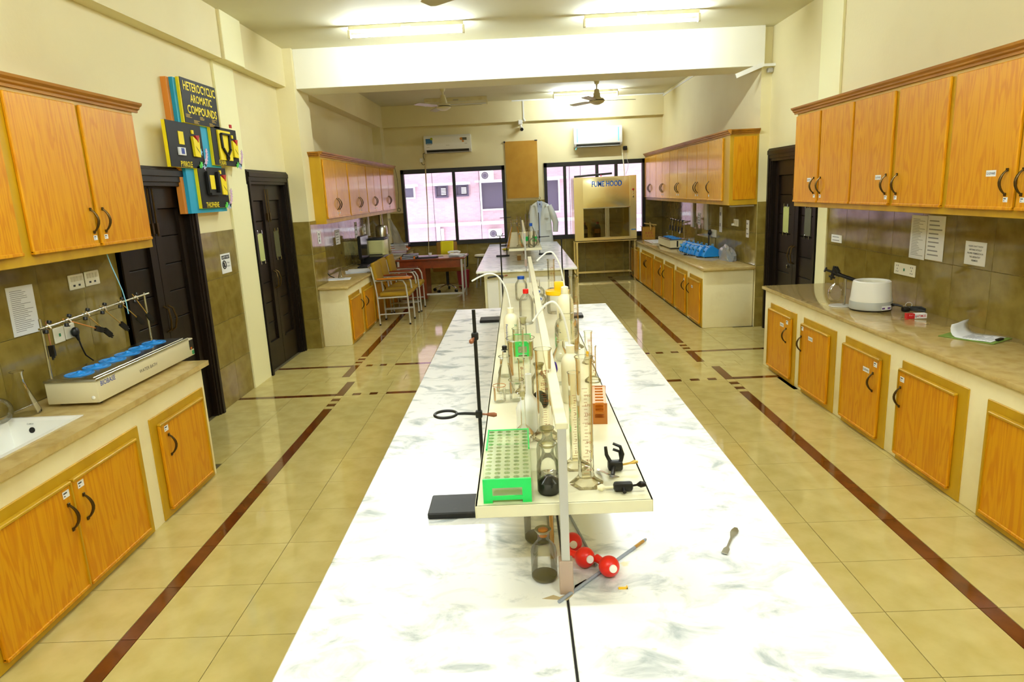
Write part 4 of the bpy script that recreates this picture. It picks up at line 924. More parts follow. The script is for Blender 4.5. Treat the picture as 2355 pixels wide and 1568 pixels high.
# ---- retort stands
def stand(name_label, base, rod_xy, top, bits=()):
    x0, x1, y0, y1 = base
    t = thing('retort_stand', name_label, 'stand', ((x0+x1)/2, (y0+y1)/2, 0.80), 'black retort stands')
    b = bm_new(); box(b, x0, x1, y0, y1, 0.80, 0.822, 0.004); obj('base_plate', b, IRON, t)
    b = bm_new(); tube(b, [(rod_xy[0], rod_xy[1], 0.82), (rod_xy[0], rod_xy[1], top)], 0.0058, 12); obj('rod', b, IRON, t)
    return t
def boss(t, x, y, z, screw, m=None):
    b = bm_new(); box(b, x-0.011, x+0.011, y-0.011, y+0.011, z-0.012, z+0.012, 0.004, 2); o = obj('boss_head', b, IRON, t)
    s = Vector(screw); c = Vector((x, y, z)); b = bm_new(); tube(b, [c, c+s*0.4, c+s*0.55, c+s*0.85, c+s], [0.003, 0.003, 0.006, 0.008, 0.005], 12); obj('thumb_screw', b, m or RUST, o)
rx, ry = -0.152, 2.10
t = stand('black retort stand with an open iron ring left of the near shelf', (-0.337, -0.09, 2.03, 2.172), (rx, ry), 1.478)
boss(t, rx, ry-0.004, 1.393, (-0.012, -0.035, -0.012), MATS['rusty_screw']); boss(t, rx-0.002, ry, 1.133, (0.058, -0.005, -0.004), RUST)
b = bm_new(); torus(b, (-0.262, ry-0.005, 1.138), 0.036, 0.0048, seg=36, s2=10); tube(b, [(-0.226, ry-0.004, 1.138), (-0.20, ry-0.003, 1.138), (rx, ry, 1.133)], [0.004, 0.005, 0.0055], 10); obj('ring', b, IRON, t)
t = stand('black retort stand at the far left corner of the near bench', (-0.345, -0.12, 5.39, 5.55), (-0.148, 5.45), 1.478)
boss(t, -0.148, 5.45, 1.165, (0.045, -0.02, 0.01))
t = stand('tall bare black retort stand right of the yellow-lidded tub', (0.325, 0.50, 5.42, 5.56), (0.343, 5.48), 1.446)
t = stand('black retort stand with a forked clamp on the left of the window bench', (-0.375, -0.16, 10.98, 11.09), (-0.304, 11.05), 1.135)
b = bm_new(); tube(b, [(-0.304, 11.05, 1.128), (-0.18, 11.05, 1.135)], 0.006, 8); tube(b, [(-0.304, 11.05, 1.13), (-0.35, 11.02, 1.135), (-0.36, 11.0, 1.165)], 0.006, 8); tube(b, [(-0.27, 11.05, 1.13), (-0.26, 11.02, 1.16), (-0.25, 11.0, 1.175)], 0.006, 8); obj('forked_clamp', b, IRON, t)
b = bm_new(); tube(b, [(-0.20, 11.05, 0.82), (-0.20, 11.05, 0.99)], 0.007, 10); obj('second_rod', b, IRON, t)
t = stand('black retort stand before the hanging lab coat on the window bench', (0.318, 0.53, 11.0, 11.11), (0.336, 11.05), 1.474)
b = bm_new(); tube(b, [(0.30, 11.03, 1.086), (0.50, 11.03, 1.09)], 0.006, 8); obj('side_arm', b, IRON, t)
b = bm_new(); box(b, 0.322, 0.35, 11.03, 11.065, 1.07, 1.10, 0.004); obj('boss_head', b, IRON, t)
t = stand('black retort stand with a crossbar at the far end of the window bench', (-0.34, -0.16, 13.05, 13.2), (-0.25, 13.1), 1.345)
b = bm_new(); tube(b, [(-0.34, 13.09, 1.337), (-0.13, 13.09, 1.345)], 0.006, 8); obj('crossbar', b, IRON, t)

# ---- on the window bench
G2 = 'glassware on the window bench shelf'
conical(-0.052, 9.62, ZS, 0.128, 0.392, 0.046, 'huge conical flask at the front left of the window bench shelf', group=G2)
cylinder(0.016, 9.85, ZS, 0.05, 0.029, 0.42, 'measuring cylinder behind the huge conical flask', (), (), group=G2)
cylinder(0.140, 9.90, ZS, 0.05, 0.031, 0.45, 'tallest measuring cylinder right of the far shelf rail', (), [('100', 0.36, 0.03, 0.02)], group=G2)
screw_bottle(0.178, 9.56, ZS, 0.05, 0.335, 0.022, BLUEC, 'glass bottle with a blue cap on the far reagent shelf', GLASS, group=G2)
t = beaker(0.250, 9.86, ZS, 0.042, 0.21, 'beaker at the right edge of the far reagent shelf', group=G2)
t = thing('round_bottom_flask', 'round flask lying low on the far shelf beside the blue-capped bottle', 'flask', (0.205, 9.66, ZS), G2)
b = bm_new(); ball(b, Vector((0, 0, 0.066)), 0.062, seg=24); tube(b, [(0, -0.05, 0.09), (0, -0.09, 0.11)], 0.02, 16, False); obj('body', b, GLASS, t, local=True)
t = thing('squat_bottle', 'small bottle with bright green band on the far reagent shelf', 'bottle', (0.235, 9.98, ZS), G2)
b = bm_new(); lathe(b, [(0, 0), (0.034, 0), (0.034, 0.13), (0.02, 0.16), (0.016, 0.2)], 24); obj('body', b, GLASS, t, local=True)
b = bm_new(); lathe(b, [(0.0345, 0.05), (0.0345, 0.12)], 24); obj('green_band', b, GREENP, t, local=True)
t = beaker(0.120, 9.62, ZS, 0.030, 0.17, 'slim beaker with a green liquid beside the far shelf post', group=G2)
b = bm_new(); lathe(b, [(0, 0.09), (0.029, 0.09), (0.029, 0.15), (0, 0.15)], 20); obj('green_band', b, MATS['green_rack_plastic'], t, local=True)
t = thing('yellow_glove', 'yellow rubber glove lying on the window bench left of the shelf', 'glove', (-0.235, 12.2, 0.80))
b = bm_new(); ball(b, Vector((0, 0, 0.02)), 0.075, (1.0, 1.4, 0.26)); tube(b, [(0.05, 0.05, 0.015), (0.09, 0.12, 0.012)], 0.014, 10); tube(b, [(0.0, 0.1, 0.015), (0.02, 0.18, 0.012)], 0.014, 10); obj('glove', b, MATS['olive_glove'] if 'olive_glove' in MATS else mat('olive_glove', (206, 190, 20), 0.6), t, local=True)
t = thing('small_tin', 'small brown tin standing under the far reagent shelf', 'tin', (-0.005, 10.30, 0.80))
b = bm_new(); box(b, -0.03, 0.03, -0.02, 0.02, 0, 0.085, 0.004); obj('body', b, MATS['tube_amber'], t, local=True); b = bm_new(); box(b, -0.031, 0.031, -0.021, 0.021, 0.072, 0.088, 0.003); obj('lid', b, CREAMM, t, local=True)

# ================================================================== LEFT COUNTER THINGS
FX, FU = (0, 1, 0), (0, 0, 1)           # reading direction on a face looking towards +x
GX = (0, -1, 0)                         # on a face looking towards -x
t = thing('water_bath', 'cream six-hole water bath with blue lids and a clamp rail on the left worktop', 'water bath', (-2.455, 4.06, 0.80))
x0, x1, y0, y1 = -2.60, -2.315, 3.505, 4.62
b = bm_new()
for xx in (x0+0.04, x1-0.04):
    for yy in (y0+0.06, y1-0.06): tube(b, [(xx, yy, 0.80), (xx, yy, 0.818)], 0.014, 12)
obj('foot', b, BLACK, t)
b = bm_new(); box(b, x0, x1, y0, y1, 0.816, 0.936, 0.005, 2); obj('housing', b, MATS['bath_cream'] if 'bath_cream' in MATS else mat('bath_cream', (222, 214, 178), 0.4), t)
b = bm_new(); box(b, x0-0.004, x1+0.004, y0-0.004, y1-0.07, 0.936, 0.951, 0.002); box(b, x0+0.01, x1-0.02, y0+0.015, y1-0.09, 0.949, 0.955, 0.002); obj('steel_top', b, STEEL, t)
for i in range(6):
    cy = 3.615+0.158*i; cx = -2.472
    b = bm_new(); lathe(b, [(0.074, 0.0), (0.074, 0.003), (0.067, 0.004), (0.065, 0.002), (0.054, 0.002), (0.052, 0.005), (0.043, 0.005), (0.041, 0.003), (0.030, 0.003), (0.026, 0.006), (0.014, 0.010), (0.010, 0.019), (0, 0.020)], 32, cx, cy, 0.955); obj('ring_lid', b, BLUEP, t)
text('lettering', 'BIOBASE', (x1, 3.607, 0.915), FX, FU, 0.138, 0.028, BLUET, t, 0.01)
text('lettering', 'WATER BATH', (x1, 4.02, 0.878), FX, FU, 0.20, 0.02, INK, t)
b = bm_new(); plate(b, (x1, 4.585, 0.895), FX, FU, 0.052, 0.066, 0.003); p = obj('control_panel', b, BLACK, t)
b = bm_new(); plate(b, (x1+0.003, 4.575, 0.872), FX, FU, 0.02, 0.012, 0.001); obj('red_key', b, ORANGE, p)
b = bm_new(); plate(b, (x1, 4.597, 0.838), FX, FU, 0.024, 0.026, 0.004); obj('power_switch', b, GREENS, t)
b = bm_new(); ball(b, Vector((-2.345, y0, 0.845)), 0.011, (1, 0.5, 1)); obj('drain_plug', b, PORC, t)
b = bm_new(); rx_ = -2.575
tube(b, [(rx_, 3.535, 0.94), (rx_, 3.535, 1.285)], 0.0075, 12); obj('upright', b, STEEL, t)
b = bm_new(); tube(b, [(rx_, 4.565, 0.94), (rx_, 4.565, 1.275)], 0.0075, 12); obj('upright', b, STEEL, t)
b = bm_new(); tube(b, [(rx_+0.012, 3.50, 1.235), (rx_+0.012, 4.60, 1.265)], 0.0065, 12); obj('cross_rod', b, CHROME, t)
# clamps along the rail
for y_, dx, dy, dz, m in ((3.56, 0.01, -0.01, -0.10, RUST), (3.73, 0.03, 0.19, -0.085, ORANGEW), (3.90, 0.03, 0.10, -0.115, BRASS), (4.07, 0.03, 0.105, -0.115, BRASS), (4.26, 0.03, 0.10, -0.115, BRASS), (4.43, 0.03, 0.06, -0.12, BRASS)):
    zr = 1.235+0.03*(y_-3.5)/1.1; c = Vector((rx_+0.012, y_, zr))
    b = bm_new(); tube(b, [c+Vector((0, -0.02, 0)), c+Vector((0, 0.02, 0))], 0.011, 12); tube(b, [c+Vector((0.0, 0.0, 0.012)), c+Vector((0.012, 0.01, -0.014))], 0.008, 10); k = obj('clamp_holder', b, STEEL, t)
    b = bm_new(); tube(b, [c+Vector((0, 0.022, 0.016)), c+Vector((0, 0.028, 0.028))], 0.012, 12); obj('thumb_knob', b, BLACK, k)
    b = bm_new(); tube(b, [c+Vector((0.01, -0.024, -0.014)), c+Vector((0.012, -0.03, -0.03))], 0.012, 12); obj('thumb_knob', b, BLACK, k)
    e = c+Vector((dx, dy, dz)); d_ = Vector((dx, dy, dz)).normalized()
    b = bm_new(); tube(b, [c-d_*0.03, e], 0.003, 8); obj('clamp_rod', b, m, k)
    b = bm_new(); bar(b, e, e+d_*0.06, 0.014, 0.03); bar(b, e+d_*0.05+Vector((0, 0.006, 0.004)), e+d_*0.075+Vector((0, 0.006, 0.004)), 0.01, 0.006); bar(b, e+d_*0.05-Vector((0, 0.006, 0.004)), e+d_*0.075-Vector((0, 0.006, 0.004)), 0.01, 0.006); obj('clamp_jaw', b, BLACK, k)
# conical flask and round flask beside the sink
conical(-2.655, 3.40, 0.80, 0.078, 0.235, 0.026, 'large conical flask on the worktop behind the white sink', group='flasks beside the sink')
t = thing('round_bottom_flask', 'round flask behind the large conical flask at the frame edge', 'flask', (-2.672, 3.245, 0.80), 'flasks beside the sink')
b = bm_new(); ball(b, Vector((0, 0, 0.069)), 0.068, seg=28); tube(b, [(0, 0, 0.133), (0, 0, 0.225)], 0.019, 18, False); obj('body', b, GLASS, t, local=True)
rod('glass_rod', (-2.742, 3.44, 0.80), (-2.738, 3.60, 0.80), 0.003, CHROME, 'thin glass rod lying against the left wall by the flask', 'rod')
# notices and sockets on the left wall
def sheet(name, label, cat, c, xd, w_, h_, m=None, ang=0.0, n=14, seed=1, title=None, t_=0.0012, ink=True):
    X = Vector(xd); U = Vector(FU); N_ = X.cross(U)
    X2 = X*math.cos(ang)+U*math.sin(ang); U2 = U*math.cos(ang)-X*math.sin(ang)
    t = thing(name, label, cat, c); c = Vector(c)
    b = bm_new(); plate(b, c, X2, U2, w_, h_, t_); obj('sheet', b, m or PAPER, t)
    if ink:
        b = bm_new(); lines(b, c+N_*t_, X2, U2, w_*0.78, h_*0.86, n, seed, 0.3); obj('print_rows', b, PRINT, t, kind='stuff')
    return t
WL = XL+0.009
sheet('wall_notice', 'white printed timetable sheet taped above the left flasks', 'notice', (WL, 3.665, 1.318), FX, 0.205, 0.268, ang=-0.02, n=22, seed=3)
def socket(label, c, xd, w_, h_, kind='socket', cat='socket'):
    t = thing('wall_'+kind, label, cat, c); X = Vector(xd); U = Vector(FU); N_ = X.cross(U); c = Vector(c)
    b = bm_new(); plate(b, c, X, U, w_, h_, 0.009); bmesh.ops.bevel(b, geom=list(b.edges), offset=0.003, affect='EDGES'); obj('face_plate', b, MATS['switch_cream'] if 'switch_cream' in MATS else mat('switch_cream', (240, 236, 214), 0.35), t)
    return t, c+N_*0.009, X, U, N_
def small(t, name, c, X, U, w_, h_, th, m):
    b = bm_new(); plate(b, c, X, U, w_, h_, th); return obj(name, b, m, t)
for c, lab in (((WL, 4.147, 1.413), 'cream switch plate above the water bath, nearer of the pair'), ((WL, 4.306, 1.416), 'cream switch plate above the water bath, further of the pair')):
    t, cc, X, U, N_ = socket(lab, c, FX, 0.145, 0.092, 'switch', 'switch')
    for dx in (-0.045, -0.015, 0.015, 0.045): small(t, 'rocker', cc+X*dx+U*0.018, X, U, 0.022, 0.03, 0.003, MATS['switch_tan'] if 'switch_tan' in MATS else mat('switch_tan', (214, 206, 176), 0.4))
    for dx in (-0.03, 0.02): small(t, 'pin_hole', cc+X*dx-U*0.022, X, U, 0.02, 0.012, 0.0006, INK)
t, cc, X, U, N_ = socket('cream wall socket switch with a green key behind the clamp rail', (WL, 3.903, 1.128), FX, 0.092, 0.092); small(t, 'rocker', cc, X, U, 0.012, 0.018, 0.003, GREENS)
t, cc, X, U, N_ = socket('cream wall socket holding the black water bath plug', (WL, 4.003, 1.132), FX, 0.092, 0.092); small(t, 'pin_hole', cc+U*0.03, X, U, 0.012, 0.007, 0.0006, INK)
t = thing('power_plug', 'black plug and cord running down to the water bath', 'plug', (WL+0.012, 4.012, 1.12))
b = bm_new(); ball(b, Vector((WL+0.03, 4.012, 1.122)), 0.03, (0.7, 0.95, 1.0)); tube(b, [(WL+0.035, 4.014, 1.10), (WL+0.04, 4.018, 1.07)], [0.013, 0.008], 12); obj('plug', b, BLACK, t)
b = bm_new(); tube(b, [(WL+0.04, 4.018, 1.075), (WL+0.045, 4.022, 1.03), (WL+0.05, 4.04, 0.97), (WL+0.07, 4.08, 0.92), (WL+0.09, 4.13, 0.89), (-2.625, 4.17, 0.87), (-2.605, 4.18, 0.865)], 0.0045, 8); obj('cord', b, BLACK, t)
t = thing('hanging_cable', 'thin pale blue cable dangling from under the left wall cabinet', 'cable', (-2.52, 4.145, 1.578))
b = bm_new(); tube(b, [(-2.52, 4.135, 1.578), (-2.51, 4.145, 1.50), (-2.50, 4.165, 1.42), (-2.495, 4.19, 1.34), (-2.49, 4.20, 1.26), (-2.485, 4.195, 1.19)], 0.003, 8); obj('cable', b, SKYF, t)

# ---- the hand-made chemistry sign on the left wall
t = thing('chemistry_sign', 'hand-made yellow and black heterocyclic compounds sign with blue backing', 'sign', (XL, 6.05, 1.77))
def slab(name, y0, y1, z0, z1, xa, xb, m, ang=0.0, par=None):
    b = bm_new(); box(b, xa, xb, y0, y1, z0, z1); return obj(name, b, m, par or t)
slab('wood_backing', 5.615, 6.34, 1.775, 2.84, XL, XL+0.045, SIGNW)
slab('blue_board', 5.66, 6.36, 1.775, 2.842, XL+0.045, XL+0.075, SIGNB)
slab('title_edge', 5.708, 6.37, 2.50, 2.85, XL+0.075, XL+0.10, SIGNY)
pn = slab('title_panel', 5.722, 6.372, 2.502, 2.853, XL+0.10, XL+0.104, SIGNK)
XT = XL+0.104
for s, yy, zz, w_, h_ in (('HETEROCYCLIC', 6.055, 2.795, 0.59, 0.072), ('AROMATIC', 6.06, 2.705, 0.40, 0.066), ('COMPOUNDS', 6.06, 2.613, 0.55, 0.070)):
    text('lettering', s, (XT, yy, zz), FX, FU, w_, h_, SIGNY, t, 0.018, depth=0.002)
b = bm_new()
for yy, zz in ((5.80, 2.558), (6.05, 2.558), (6.28, 2.558), (5.93, 2.52), (6.22, 2.52)): lines(b, (XT, yy, zz), FX, FU, 0.11, 0.03, 3, int(yy*100), 0.6)
obj('small_print', b, MATS['sign_tan'] if 'sign_tan' in MATS else mat('sign_tan', (170, 140, 20), 0.6), t, kind='stuff')
def petals(t, y, z, xx, sc=1.0):
    rr = random.Random(int(y*100))
    for nm, m, n in (('foil_flower', PINKF, 7), ('foil_leaf', GREENL, 2), ('foil_butterfly', SKYF, 3)):
        b = bm_new()
        for k in range(n):
            if nm == 'foil_flower': a = k/(n-1); cy, cz = y+0.02+0.05*math.sin(a*2), z-0.02+0.14*a
            elif nm == 'foil_leaf': cy, cz = y-0.055+0.02*k, z-0.01+0.015*k
            else: cy, cz = y-0.02+0.05*(k % 2), z-0.005+0.11*(k//2)
            r_ = (0.022+0.01*rr.random())*sc; a0 = rr.random()*6
            pts = [(cy+r_*(1 if j % 2 else 0.5)*math.cos(a0+j*PI/5), cz+r_*(1 if j % 2 else 0.5)*math.sin(a0+j*PI/5)) for j in range(10)]
            prism(b, pts, 'x', xx+0.002+0.002*k, xx+0.006+0.002*k)
        obj(nm, b, m, t)
def compound(y0, y1, z0, z1, xo, word, wy):
    p = slab('panel_edge', y0, y1, z0, z1, xo, xo+0.025, SIGNY)
    slab('panel_face', y0+0.008, y1, z0+0.002, z1+0.002, xo+0.025, xo+0.029, SIGNK)
    X_ = xo+0.029
    text('lettering', word, (X_, wy, z0+0.028), FX, FU, 0.034*len(word)*0.82, 0.046, SIGNY, t, 0.012, depth=0.002)
    return X_
def envelope(y, z, X_, h_=0.16):
    b = bm_new(); prism(b, [(y-0.05, z), (y+0.04, z-0.005), (y+0.055, z+h_), (y+0.005, z+h_*0.82), (y-0.06, z+h_)], 'x', X_, X_+0.02); e = obj('envelope', b, SIGNY, t)
    b = bm_new(); prism(b, [(y-0.02, z+h_*1.05), (y+0.05, z+h_*1.08), (y+0.022, z+h_*0.72)], 'x', X_+0.004, X_+0.024); obj('red_flap', b, SIGNR, e)
    b = bm_new(); plate(b, (X_+0.02, y-0.004, z+h_*0.38), (0, 0.8, -0.6), (0, 0.6, 0.8), 0.06, 0.003, 0.001); plate(b, (X_+0.02, y+0.008, z+h_*0.30), (0, 0.8, -0.6), (0, 0.6, 0.8), 0.06, 0.003, 0.001); obj('ink_mark', b, SIGNK, e)
    b = bm_new(); plate(b, (X_, y-0.03, z+h_+0.035), FX, FU, 0.03, 0.03, 0.01); obj('bow', b, SIGNY, e)
XA = XL+0.075
X_ = compound(5.375, 5.97, 2.14, 2.49, XA, 'PYRROLE', 5.635)
b = bm_new(); plate(b, (X_, 5.60, 2.37), FX, FU, 0.085, 0.10, 0.004); obj('yellow_card', b, SIGNY, t)
b = bm_new(); plate(b, (X_, 5.575, 2.265), FX, FU, 0.11, 0.06, 0.012); k = obj('picture_block', b, PAPER, t); b = bm_new(); plate(b, (X_+0.012, 5.58, 2.267), FX, FU, 0.05, 0.045, 0.001); obj('blue_patch', b, BLUET, k)
envelope(5.83, 2.235, X_); petals(t, 5.925, 2.17, X_)
X_ = compound(6.17, 6.72, 2.18, 2.515, XA, 'FURAN', 6.335)
b = bm_new(); plate(b, (X_, 6.42, 2.36), FX, FU, 0.27, 0.26, 0.012); obj('yellow_card', b, SIGNY, t)
b = bm_new()
for q in (((6.33, 2.46), (6.51, 2.46)), ((6.33, 2.46), (6.34, 2.33)), ((6.51, 2.46), (6.50, 2.33)), ((6.34, 2.33), (6.42, 2.265)), ((6.50, 2.33), (6.42, 2.265))): bar(b, (X_+0.018, q[0][0], q[0][1]), (X_+0.018, q[1][0], q[1][1]), 0.03, 0.014)
torus(b, (X_+0.02, 6.425, 2.255), 0.022, 0.008, (1, 0, 0), 18, 6); obj('ring_model', b, SIGNK, t)
envelope(6.635, 2.265, X_, 0.15); petals(t, 6.70, 2.20, X_)
b = bm_new(); plate(b, (X_, 6.60, 2.545), FX, FU, 0.04, 0.03, 0.01); obj('red_tag', b, SIGNR, t)
X_ = compound(5.805, 6.365, 1.81, 2.155, XA, 'THIOPHENE', 6.01)
b = bm_new(); plate(b, (X_, 6.05, 2.03), FX, FU, 0.12, 0.12, 0.004); obj('yellow_card', b, SIGNY, t)
b = bm_new()
for q in (((5.95, 2.12), (5.95, 1.94)), ((6.16, 2.12), (6.16, 1.94)), ((5.95, 1.93), (6.16, 1.93))): bar(b, (X_+0.016, q[0][0], q[0][1]), (X_+0.016, q[1][0], q[1][1]), 0.035, 0.02)
obj('ring_model', b, SIGNK, t)
envelope(6.265, 1.925, X_); petals(t, 6.33, 1.83, X_)

t = thing('safety_sign', 'white safety first sign asking for silence on the tiled wall', 'sign', (WL, 6.33, 1.298))
b = bm_new(); plate(b, (WL, 6.33, 1.298), FX, FU, 0.21, 0.18, 0.002); obj('sheet', b, PAPER, t)
b = bm_new(); plate(b, (WL+0.002, 6.33, 1.355), FX, FU, 0.17, 0.034, 0.0006); obj('title_bar', b, SIGNK, t)
text('lettering', 'SAFETY FIRST', (WL+0.0028, 6.33, 1.355), FX, FU, 0.155, 0.02, PAPER, t, 0.01)
text('lettering', 'Keep\nSilence', (WL+0.002, 6.375, 1.287), FX, FU, 0.075, 0.05, INK, t)
b = bm_new(); torus(b, (WL+0.003, 6.285, 1.288), 0.036, 0.005, (1, 0, 0), 24, 6); bar(b, (WL+0.003, 6.262, 1.313), (WL+0.003, 6.308, 1.263), 0.004, 0.006); prism(b, [(6.272, 1.262), (6.292, 1.266), (6.300, 1.292), (6.290, 1.314), (6.274, 1.308), (6.268, 1.286)], 'x', WL+0.0022, WL+0.003); obj('silence_emblem', b, SIGNK, t)

# ================================================================== RIGHT COUNTER THINGS
ZR = 0.80; WR = XR-0.009
t = thing('heating_mantle', 'round white heating mantle with grey base on the right worktop', 'mantle', (2.735, 5.26, ZR))
b = bm_new(); lathe(b, [(0.0, 0.0), (0.142, 0.0), (0.150, 0.004), (0.150, 0.010)], 44); obj('foot_ring', b, BLACK, t, local=True)
b = bm_new(); lathe(b, [(0.148, 0.008), (0.154, 0.014), (0.152, 0.07), (0.149, 0.074)], 44); obj('base_band', b, MATS['mantle_grey'] if 'mantle_grey' in MATS else mat('mantle_grey', (176, 178, 172), 0.4), t, local=True)
b = bm_new(); lathe(b, [(0.150, 0.072), (0.151, 0.078), (0.146, 0.10), (0.137, 0.20), (0.134, 0.222), (0.126, 0.228), (0.108, 0.226), (0.104, 0.216)], 44); obj('shell', b, WHITE, t, local=True)
b = bm_new(); lathe(b, [(0.106, 0.222), (0.102, 0.206), (0.088, 0.17), (0.06, 0.14), (0.0, 0.125)], 44); obj('woven_bowl', b, mat('woven_glass_cloth', (226, 222, 200), 0.95, bump=(260, 0.5)), t, local=True)
b = bm_new(); plate(b, (0.045, -0.1475, 0.032), (1, 0.30, 0), FU, 0.085, 0.032, 0.001); k = obj('maker_label', b, PAPER, t, local=True)
b = bm_new(); plate(b, (0.0205, -0.1555, 0.029), (1, 0.30, 0), FU, 0.026, 0.012, 0.0006); plate(b, (0.070, -0.1408, 0.029), (1, 0.30, 0), FU, 0.026, 0.012, 0.0006); obj('purple_print', b, PURPT, k, local=True)
b = bm_new(); tube(b, [(0.112, -0.10, 0.046), (0.125, -0.112, 0.046)], 0.012, 14); tube(b, [(0.096, -0.115, 0.052), (0.104, -0.125, 0.052)], 0.006, 10); obj('inlet', b, BLACK, t, local=True)
t = thing('mantle_stand', 'small grey plate stand with a black boss arm beside the heating mantle', 'stand', (2.583, 5.447, ZR))
b = bm_new(); lathe(b, [(0, 0), (0.082, 0), (0.083, 0.004), (0.078, 0.008), (0, 0.008)], 36); obj('base_plate', b, GREYM, t, local=True)
b = bm_new(); tube(b, [(0.035, 0.0, 0.006), (0.035, 0.0, 0.225)], 0.0105, 14); obj('pole', b, STEEL, t, local=True)
b = bm_new(); tube(b, [(0.10, -0.03, 0.210), (-0.01, 0.0, 0.253)], 0.0145, 16); tube(b, [(-0.01, 0, 0.253), (-0.06, 0.015, 0.275)], 0.019, 16); tube(b, [(-0.06, 0.015, 0.275), (-0.118, 0.03, 0.298)], 0.009, 12); tube(b, [(-0.112, 0.028, 0.296), (-0.122, 0.031, 0.300)], 0.020, 16); tube(b, [(-0.052, 0.01, 0.325), (-0.068, 0.02, 0.23)], 0.013, 14); tube(b, [(-0.065, 0.018, 0.243), (-0.068, 0.02, 0.233)], 0.026, 16); tube(b, [(-0.068, 0.02, 0.233), (-0.071, 0.021, 0.214)], 0.009, 12); tube(b, [(-0.05, 0.005, 0.315), (-0.03, 0.0, 0.275)], 0.022, 12); obj('boss_arm', b, BLACK, t, local=True)
t = thing('volumetric_flask', 'clear long-necked flask behind the black boss arm on the right worktop', 'flask', (2.665, 5.70, ZR))
b = bm_new(); lathe(b, [(0, 0.003), (0.04, 0.001), (0.058, 0.02), (0.066, 0.06), (0.058, 0.10), (0.036, 0.13), (0.0165, 0.15), (0.015, 0.255), (0.021, 0.262)], 30); obj('body', b, GLASS, t, local=True)
mantle_t = [o for o in C.objects if o.get('category') == 'mantle'][0]
def off_m(b): bmesh.ops.translate(b, verts=b.verts, vec=(0.195, -0.19, 0))
b = bm_new(); tube(b, [(-0.075, 0.09, 0.046), (-0.05, 0.07, 0.046), (-0.02, 0.05, 0.035)], [0.010, 0.009, 0.006], 10)
for k in range(3): tube(b, [(-0.01, 0.05+0.01*k, 0.012+0.008*k), (0.04, 0.03, 0.02+0.008*k), (0.08, 0.0-0.01*k, 0.024+0.008*k), (0.10, -0.04, 0.016+0.006*k), (0.085, -0.06, 0.010+0.004*k), (0.05, -0.03, 0.012+0.006*k), (0.01, 0.02, 0.012+0.006*k)], 0.0045, 8)
off_m(b); obj('cord', b, BLACK, mantle_t, local=True)
b = bm_new(); box(b, -0.045, 0.005, -0.01, 0.035, 0.003, 0.04, 0.01, 2); off_m(b); obj('cord_plug', b, BLACK, mantle_t, local=True)
b = bm_new(); torus(b, (0.015, 0.035, 0.05), 0.022, 0.002, (0.3, 1, 0.4), 20, 6); off_m(b); obj('wire_tie', b, WHITE, mantle_t, local=True)
t = thing('carton', 'small red and white open carton on the right worktop', 'box', (2.835, 4.845, ZR), rotz=-0.06)
b = bm_new(); box(b, -0.05, 0.085, -0.02, 0.02, 0.001, 0.036, 0.001); obj('carton', b, PAPER, t, local=True)
b = bm_new(); box(b, -0.051, -0.0, -0.021, 0.021, 0.0005, 0.037); prism(b, [(-0.051, -0.021), (-0.045, -0.021), (-0.055, -0.05), (-0.085, -0.05)], 'z', 0.001, 0.003); obj('red_end', b, MATS['SIGNR'] if 'SIGNR' in MATS else SIGNR, t, local=True)
text('lettering', 'ATIMUS', (0.045, -0.0205, 0.019), (1, 0, 0), FU, 0.062, 0.018, SIGNR, t, 0.02, local=True)
b = bm_new(); prism(b, [(0.002, 0.008), (0.008, 0.03), (0.013, 0.008), (0.010, 0.008), (0.008, 0.02), (0.005, 0.008)], 'y', -0.0215, -0.0205); obj('emblem', b, INK, t, local=True)
text('lettering', '3 x 1', (-0.027, -0.0212, 0.026), (1, 0, 0), FU, 0.026, 0.01, PAPER, t, local=True)
t = thing('clipboard', 'green clipboard with curling white papers on the right worktop', 'clipboard', (2.84, 4.18, ZR), rotz=-1.02)
b = bm_new(); box(b, -0.16, 0.16, -0.115, 0.115, 0.001, 0.006, 0.001); obj('board', b, mat('clipboard_green', (120, 150, 62), 0.5), t, local=True)
b = bm_new(); rows = []
for i in range(15):
    u = i/14; x_ = -0.145+0.28*u; z_ = 0.009+0.002*math.sin(u*9)
    if u < 0.28: q = (0.28-u)/0.28; z_ = 0.010+0.075*q**1.3; x_ = -0.145+0.28*u+0.055*q*q
    rows.append([b.verts.new((x_, y_, z_+(0.006 if y_ > 0 and u < 0.3 else 0))) for y_ in (-0.10, -0.03, 0.04, 0.105)])
for a, c in zip(rows[:-1], rows[1:]):
    for k in range(3): b.faces.new((a[k], a[k+1], c[k+1], c[k]))
o = obj('paper', b, PAPER, t, local=True); md = o.modifiers.new('thick', 'SOLIDIFY'); md.thickness = 0.003; md.offset = -1
b = bm_new()
for k in range(9): box(b, -0.03+0.018*k, -0.026+0.018*k, -0.085, 0.05-0.03*(k % 3), 0.0115, 0.012)
obj('print_rows', b, MATS['faint_ink'] if 'faint_ink' in MATS else mat('faint_ink', (170, 172, 180), 0.8), t, kind='stuff', local=True)
b = bm_new(); box(b, 0.128, 0.15, -0.035, 0.035, 0.006, 0.018, 0.003); obj('clip', b, BLACK, t, local=True)
